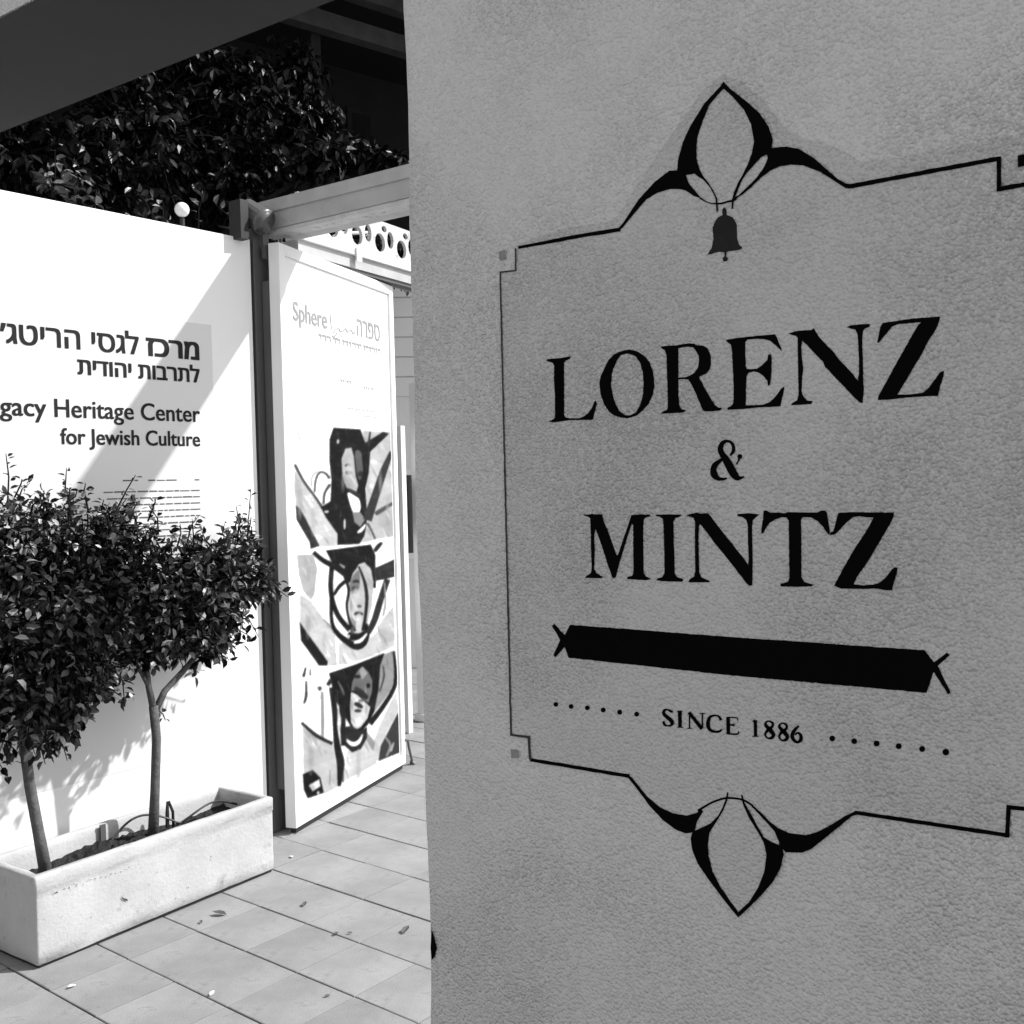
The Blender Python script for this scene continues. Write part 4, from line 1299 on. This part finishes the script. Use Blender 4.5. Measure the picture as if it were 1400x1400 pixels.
b.build('globe', M['globe'], gq, smooth=True)
MB().tube([gc + Vector((0, 0, -.085)), gc + Vector((0, 0, -.038))], [.011, .010], 12).build('socket', M['black_rubber'], gq)
# spotlight clamped on the panel corner
f0 = hit(345, 296, P0, PN)
sp = empty('spotlight', (f0.x, f0.y, PTOP), 'small black spotlight with bright rim clamped above display board corner', 'spotlight')
ctr = Vector((f0.x, f0.y - .02, f0.z))
ax = Vector((.15, -.75, -.55)).normalized()
b = MB()
b.tube([ctr - ax * .075, ctr - ax * .06, ctr + ax * .055], [.03, .05, .056], 18)
b.build('lamp_housing', M['lamp_grey'], sp, smooth=False)
b = MB()
b.tube([ctr + ax * .045, ctr + ax * .064, ctr + ax * .066, ctr + ax * .05], [.060, .060, .049, .047], 20, caps=False)
b.build('rim', M['lamp_grey'], sp, smooth=True)
b = MB()
b.tube([ctr + ax * .056, ctr + ax * .058], [.048, .047], 18)
b.build('lens', M['black_rubber'], sp)
br = MB()
q = ctr - PD * .085
br.box((q.x - .02, q.y - .03, PTOP - .015), (q.x + .025, q.y + .045, f0.z + .05))
br.box((q.x + .02, q.y - .005, f0.z - .012), (ctr.x - .02, q.y + .012, f0.z + .012))
br.build('bracket', M['black_rubber'], sp)
# hanging cable under the spotlight
b = MB()
b.box((ctr.x + .03, ctr.y - .012, PTOP - .08), (ctr.x + .06, ctr.y + .0, PTOP + .06))
b.build('clamp', M['grey_metal'], sp)

# ------------------------------------------------------------------ pergola beyond the gate: side beam, lattice
sb0 = Vector((3.54, 3.64, 0))
SD = Vector((cos(radians(6)), sin(radians(6)), 0))
SN = Vector((SD.y, -SD.x, 0))
sf = (sb0, SD, -SN, Vector((0, 0, 1)))
side = tag(MB().box((0.0, 0.0, 2.752), (5.2, 0.10, 2.80), frame=sf).build('pergola_side_beam', M['white_wood'], bevel=.004), 'white side beam of pergola receding above the poster gate', 'beam')
MB().box((0.0, 0.02, 2.69), (5.2, 0.16, 2.7505), frame=sf).build('gutter', M['header'], side)
MB().box((0.01, 0.03, 2.672), (5.2, 0.09, 2.6885), frame=sf).build('lower_strip', M['grey_metal'], side)
MB().box((0.42, -0.012, 2.72), (0.46, -0.001, 2.79), frame=sf).build('bracket', M['white_metal'], side)
for k in range(13):                                  # pierced fretwork board along the beam
    x0 = .02 + k * .2
    ell = lambda cx, cz, rx, rz_, m: [(cx + rx * cos(-2 * pi * i / m), cz + rz_ * sin(-2 * pi * i / m)) for i in range(m)]
    loops = [[(x0, 2.802), (x0 + .199, 2.802), (x0 + .199, 2.985), (x0, 2.985)], ell(x0 + .06, 2.868, .046, .050, 14), ell(x0 + .155, 2.898, .030, .046, 12), ell(x0 + .10, 2.948, .024, .018, 8)]
    flat = [p for lp in loops for p in lp]
    tr = tessellate_polygon([[Vector((x, z, 0)) for x, z in lp] for lp in loops])
    v3 = lambda yq: [sb0 + SD * x - SN * yq + Vector((0, 0, z)) for x, z in flat]
    b = MB()
    b.add(v3(.030), [tuple(q) for q in tr])
    b.add(v3(.048), [tuple(q)[::-1] for q in tr])
    o_ = 0
    allv = v3(.030) + v3(.048)
    nn_ = len(flat)
    fs_ = []
    for lp in loops:
        for i in range(len(lp)):
            i2 = (i + 1) % len(lp)
            fs_.append((o_ + i, o_ + i2, nn_ + o_ + i2, nn_ + o_ + i))
        o_ += len(lp)
    b.add(allv, fs_)
    b.build('fretwork_board', M['old_white'], side)

# ------------------------------------------------------------------ white kiosk far down the passage
kb = hz(566, 940)
KD = Vector((cos(radians(-14)), sin(radians(-14)), 0)).normalized()
kd2 = Vector((0.82, .57, 0))
KN = Vector((-.75, -.66, 0)).normalized()          # faces the passage entrance
KT = Vector((-KN.y, KN.x, 0))
ko = Vector((kb.x, kb.y, 0)) - KN * .9
kf = (ko, KT, -KN, Vector((0, 0, 1)))
kiosk = empty('white_kiosk', ko, 'distant white boarded kiosk at the end of the passage beside plaster wall', 'kiosk')
MB().box((-2.2, 0.0, 0.0), (2.2, 1.6, 3.42), frame=kf).build('kiosk_wall', M['far_white'], kiosk)
for k in range(6):
    MB().box((-2.2, -.018, 2.35 + k * .17), (2.2, -.002, 2.35 + k * .17 + .158), frame=kf).build('board', M['far_white'], kiosk)
win = MB().box((-.25, -.03, .95), (.55, -.004, 1.72), frame=kf).build('window', M['white_metal'], kiosk)
MB().box((-.2, -.036, 1.0), (.5, -.031, 1.67), frame=kf).build('pane', M['glass_dark'], win)
# narrow white sign leaf and post in front of the kiosk
lf = hz(556, 1002, 0.0)
ln_ = empty('white_notice_stand', lf, 'slim white notice stand seen edgewise right of the poster gate', 'notice stand')
MB().box((lf.x - .012, lf.y - .03, 0), (lf.x + .03, lf.y + .0, 1.95)).build('post', M['white_metal'], ln_, bevel=.003)
d_ = Vector((.80, .60, 0))
nf = (Vector((lf.x, lf.y, 0)), d_, Vector((-d_.y, d_.x, 0)), Vector((0, 0, 1)))
MB().box((.035, -.012, .55), (.40, .012, 1.9), frame=nf).build('notice_panel', M['header'], ln_)
MB().box((.06, -.016, 1.25), (.36, -.0125, 1.62), frame=nf).build('dark_notice', M['black_rubber'], ln_)
pq = hz(580, 985)
pp_ = MB()
pp_.box((pq.x - .03, pq.y - .03, 0), (pq.x + .03, pq.y + .03, 2.25))
pp_.box((pq.x - .045, pq.y - .045, 0), (pq.x + .045, pq.y + .045, .05))
tag(pp_.build('white_post', M['white_metal'], bevel=.004), 'slim white post at the far side of the passage touching the plaster wall in view', 'post')

# ------------------------------------------------------------------ dark veranda building and trees behind the panel
BA = radians(-15)
BD = Vector((cos(BA), sin(BA), 0))
BN = Vector((sin(BA), -cos(BA), 0))
B0 = Vector((6.0, 6.6, 0))


def bpt(x, y, back=0.0):
    q = hit(x, y, B0 - BN * back, BN)
    return (q - B0).dot(BD), q.z


bf = (B0, BD, -BN, Vector((0, 0, 1)))
bld = empty('veranda_building', B0, 'dark two-storey house with shaded veranda behind the trees', 'building')
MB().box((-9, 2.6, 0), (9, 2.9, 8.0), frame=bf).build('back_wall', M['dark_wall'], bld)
MB().box((-9, -1.9, 6.45), (9, 3.0, 6.6), frame=bf).build('roof', M['dark_roof'], bld)  # unseen front overhang, extended to keep sun off the trees and back wall
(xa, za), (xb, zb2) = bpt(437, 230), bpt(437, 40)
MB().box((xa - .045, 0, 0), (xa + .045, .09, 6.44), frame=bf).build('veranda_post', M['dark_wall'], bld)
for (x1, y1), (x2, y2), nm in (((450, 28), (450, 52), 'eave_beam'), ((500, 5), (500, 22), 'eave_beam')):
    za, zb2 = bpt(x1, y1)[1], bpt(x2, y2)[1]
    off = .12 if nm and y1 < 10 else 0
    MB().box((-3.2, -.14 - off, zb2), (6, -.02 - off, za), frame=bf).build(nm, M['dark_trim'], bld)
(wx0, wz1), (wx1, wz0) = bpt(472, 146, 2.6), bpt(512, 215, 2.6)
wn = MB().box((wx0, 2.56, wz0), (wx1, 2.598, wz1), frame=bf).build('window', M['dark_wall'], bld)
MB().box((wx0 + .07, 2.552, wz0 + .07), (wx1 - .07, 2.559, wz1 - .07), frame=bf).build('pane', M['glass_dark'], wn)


def big_tree(label, x, y, seed, blobs, ln, hgt):
    global rng
    rng = np.random.default_rng(seed)
    root = empty('leafy_tree', (x, y, 0), label, 'tree', 'trees behind the display board')
    b = MB()
    b.tube([(x, y, 0), (x + .04, y, 1.2), (x - .03, y + .05, 2.3), (x + .02, y, hgt)], [.11, .09, .08, .04], 10)
    b.build('trunk', M['bark_dark'], root, smooth=True)
    lv, tw = Leaves(), MB()
    hub = Vector((x, y, hgt * .75))
    for (cx, cy, cz, rx, ry, rz, nt_, nl) in blobs:
        c = Vector((cx, cy, cz))
        b = MB()
        b.tube([hub, hub.lerp(c, .5) + Vector((0, 0, .1)), c], [.035, .025, .012], 6)
        b.build('limb', M['bark_dark'], root, smooth=True)
        for _ in range(int(nt_ * 1.7)):
            u = rv()
            u.normalize()
            e = c + Vector((u.x * rx, u.y * ry, u.z * rz)) * rng.random() ** .4
            st = c.lerp(e, max(0, 1 - .4 / max((e - c).length, .01)))
            twig_leaves(lv, tw, st, e, ln, nl, droop=.7, start=.2, trad=.004)
    tag(tw.build('twigs', M['bark_dark'], root), kind='stuff')
    tag(lv.build('crown', M['leaf_dark'], root), kind='stuff')


big_tree('dark leafy tree behind display board, above the globe lamp', 4.6, 6.1, 11,
         [(4.4, 6.0, 4.0, .75, .5, .75, 120, 11), (5.1, 5.9, 3.8, .55, .5, .7, 90, 11), (5.4, 5.7, 3.45, .5, .45, .45, 80, 11), (6.2, 5.5, 3.35, .55, .4, .30, 70, 11), (4.9, 6.1, 4.5, .6, .5, .45, 70, 11), (4.0, 5.9, 3.5, .6, .5, .5, 70, 11)] + [tuple(hy(px_, py_, yq)) + (ra, .3, rz_, nq, 11) for px_, py_, yq, ra, rz_, nq in
          ((470, 215, 5.3, .40, .14, 40), (530, 222, 5.0, .35, .12, 34), (425, 180, 5.7, .35, .30, 50), (395, 110, 6.0, .40, .35, 50), (440, 225, 5.2, .3, .14, 30), (330, 130, 5.9, .45, .35, 50))], .085, 3.9)
big_tree('dark leafy tree behind display board at the left edge of view', 3.0, 6.2, 12,
         [(2.9, 6.1, 3.9, .8, .5, .7, 110, 11), (3.5, 6.0, 3.6, .6, .5, .6, 80, 11), (2.3, 6.0, 3.6, .7, .5, .6, 90, 11), (3.6, 6.2, 4.6, .7, .5, .6, 70, 11)], .085, 3.9)
# creeper above board and gate head; sun glints painted as pale leaves
rng = np.random.default_rng(44)
cr = empty('creeper', (3.9, 4.25, 0), 'straggling creeper with pale glint-coloured leaves above the gate head beam', 'creeper')
b = MB()
pts = [(3.95, 4.3, 0), (3.9, 4.28, 1.4), (3.85, 4.25, 2.6), (3.75, 4.2, 2.85), (3.6, 4.15, 2.88), (3.45, 4.12, 2.87)]
b.tube(pts, [.02, .018, .015, .012, .01, .006], 8)
b.build('stem', M['bark_dark'], cr, smooth=True)
lv, tw = Leaves(), MB()
for _ in range(30):
    q = rng.uniform(2.5, 4.7)
    st = Vector((q, 4.1 + .1 * rng.random(), 2.84))
    twig_leaves(lv, tw, st, st + Vector((rng.normal(0, .1), rng.normal(0, .05), rng.uniform(-.02, .22))), .055, 5, droop=.4)
b = MB()
b.tube([(4.35, 4.3, 2.80), (4.30, 4.28, 2.98), (4.22, 4.26, 3.10)], [.018, .016, .012], 8)
b.tube([(4.31, 4.28, 2.96), (4.45, 4.25, 3.04), (4.62, 4.2, 3.07)], [.014, .013, .009], 8)
b.build('dead_branch', M['dead_wood'], cr, smooth=True)
tag(tw.build('twigs', M['bark_dark'], cr), kind='stuff')
tag(lv.build('crown', M['leaf_glint'], cr), kind='stuff')

# ------------------------------------------------------------------ litter on the paving
lit = [((310, 1250), .055, 'dry_leaf', 'largest dark dry leaf on the paving below planter middle'), ((275, 1262), .022, 'dry_leaf', 'tiny dark dry leaf close below the planter'),
       ((398, 1170), .03, 'scrap', 'small pale scrap with dark edge beside right end of planter'), ((414, 1239), .035, 'dry_leaf', 'dark dry leaf lying alone right of planter'),
       ((463, 1274), .03, 'dry_leaf', 'small dry leaf at middle of the open paving'), ((482, 1275), .018, 'dry_leaf', 'tiny round dry leaf at middle of the open paving'),
       ((287, 1361), .026, 'scrap', 'small white paper scrap on a paving joint at the bottom'), ((104, 1346), .03, 'scrap', 'pale scrap on the paving joint below planter left corner'),
       ((550, 1276), .05, 'dry_leaf', 'long thin dry leaf near the foot of plaster wall'), ((452, 1360), .02, 'dry_leaf', 'tiny dark dry leaf by lowest long paving joint')]
for (x, y), ln, mm, lab in lit:
    p = hz(x, y, 0.004)
    a = random.uniform(0, 6.28)
    d = Vector((cos(a), sin(a), .05))
    b = MB()
    b.add(leaf_verts(p, d, Vector((0, 0, 1)), ln, ln * .5, .22, -.12), LF)
    o = b.build('fallen_leaf' if mm == 'dry_leaf' else 'paper_scrap', M[mm])
    sm = o.modifiers.new('thick', 'SOLIDIFY')
    sm.thickness = .0012
    tag(o, lab, 'leaf' if mm == 'dry_leaf' else 'paper scrap', 'litter on the paving')
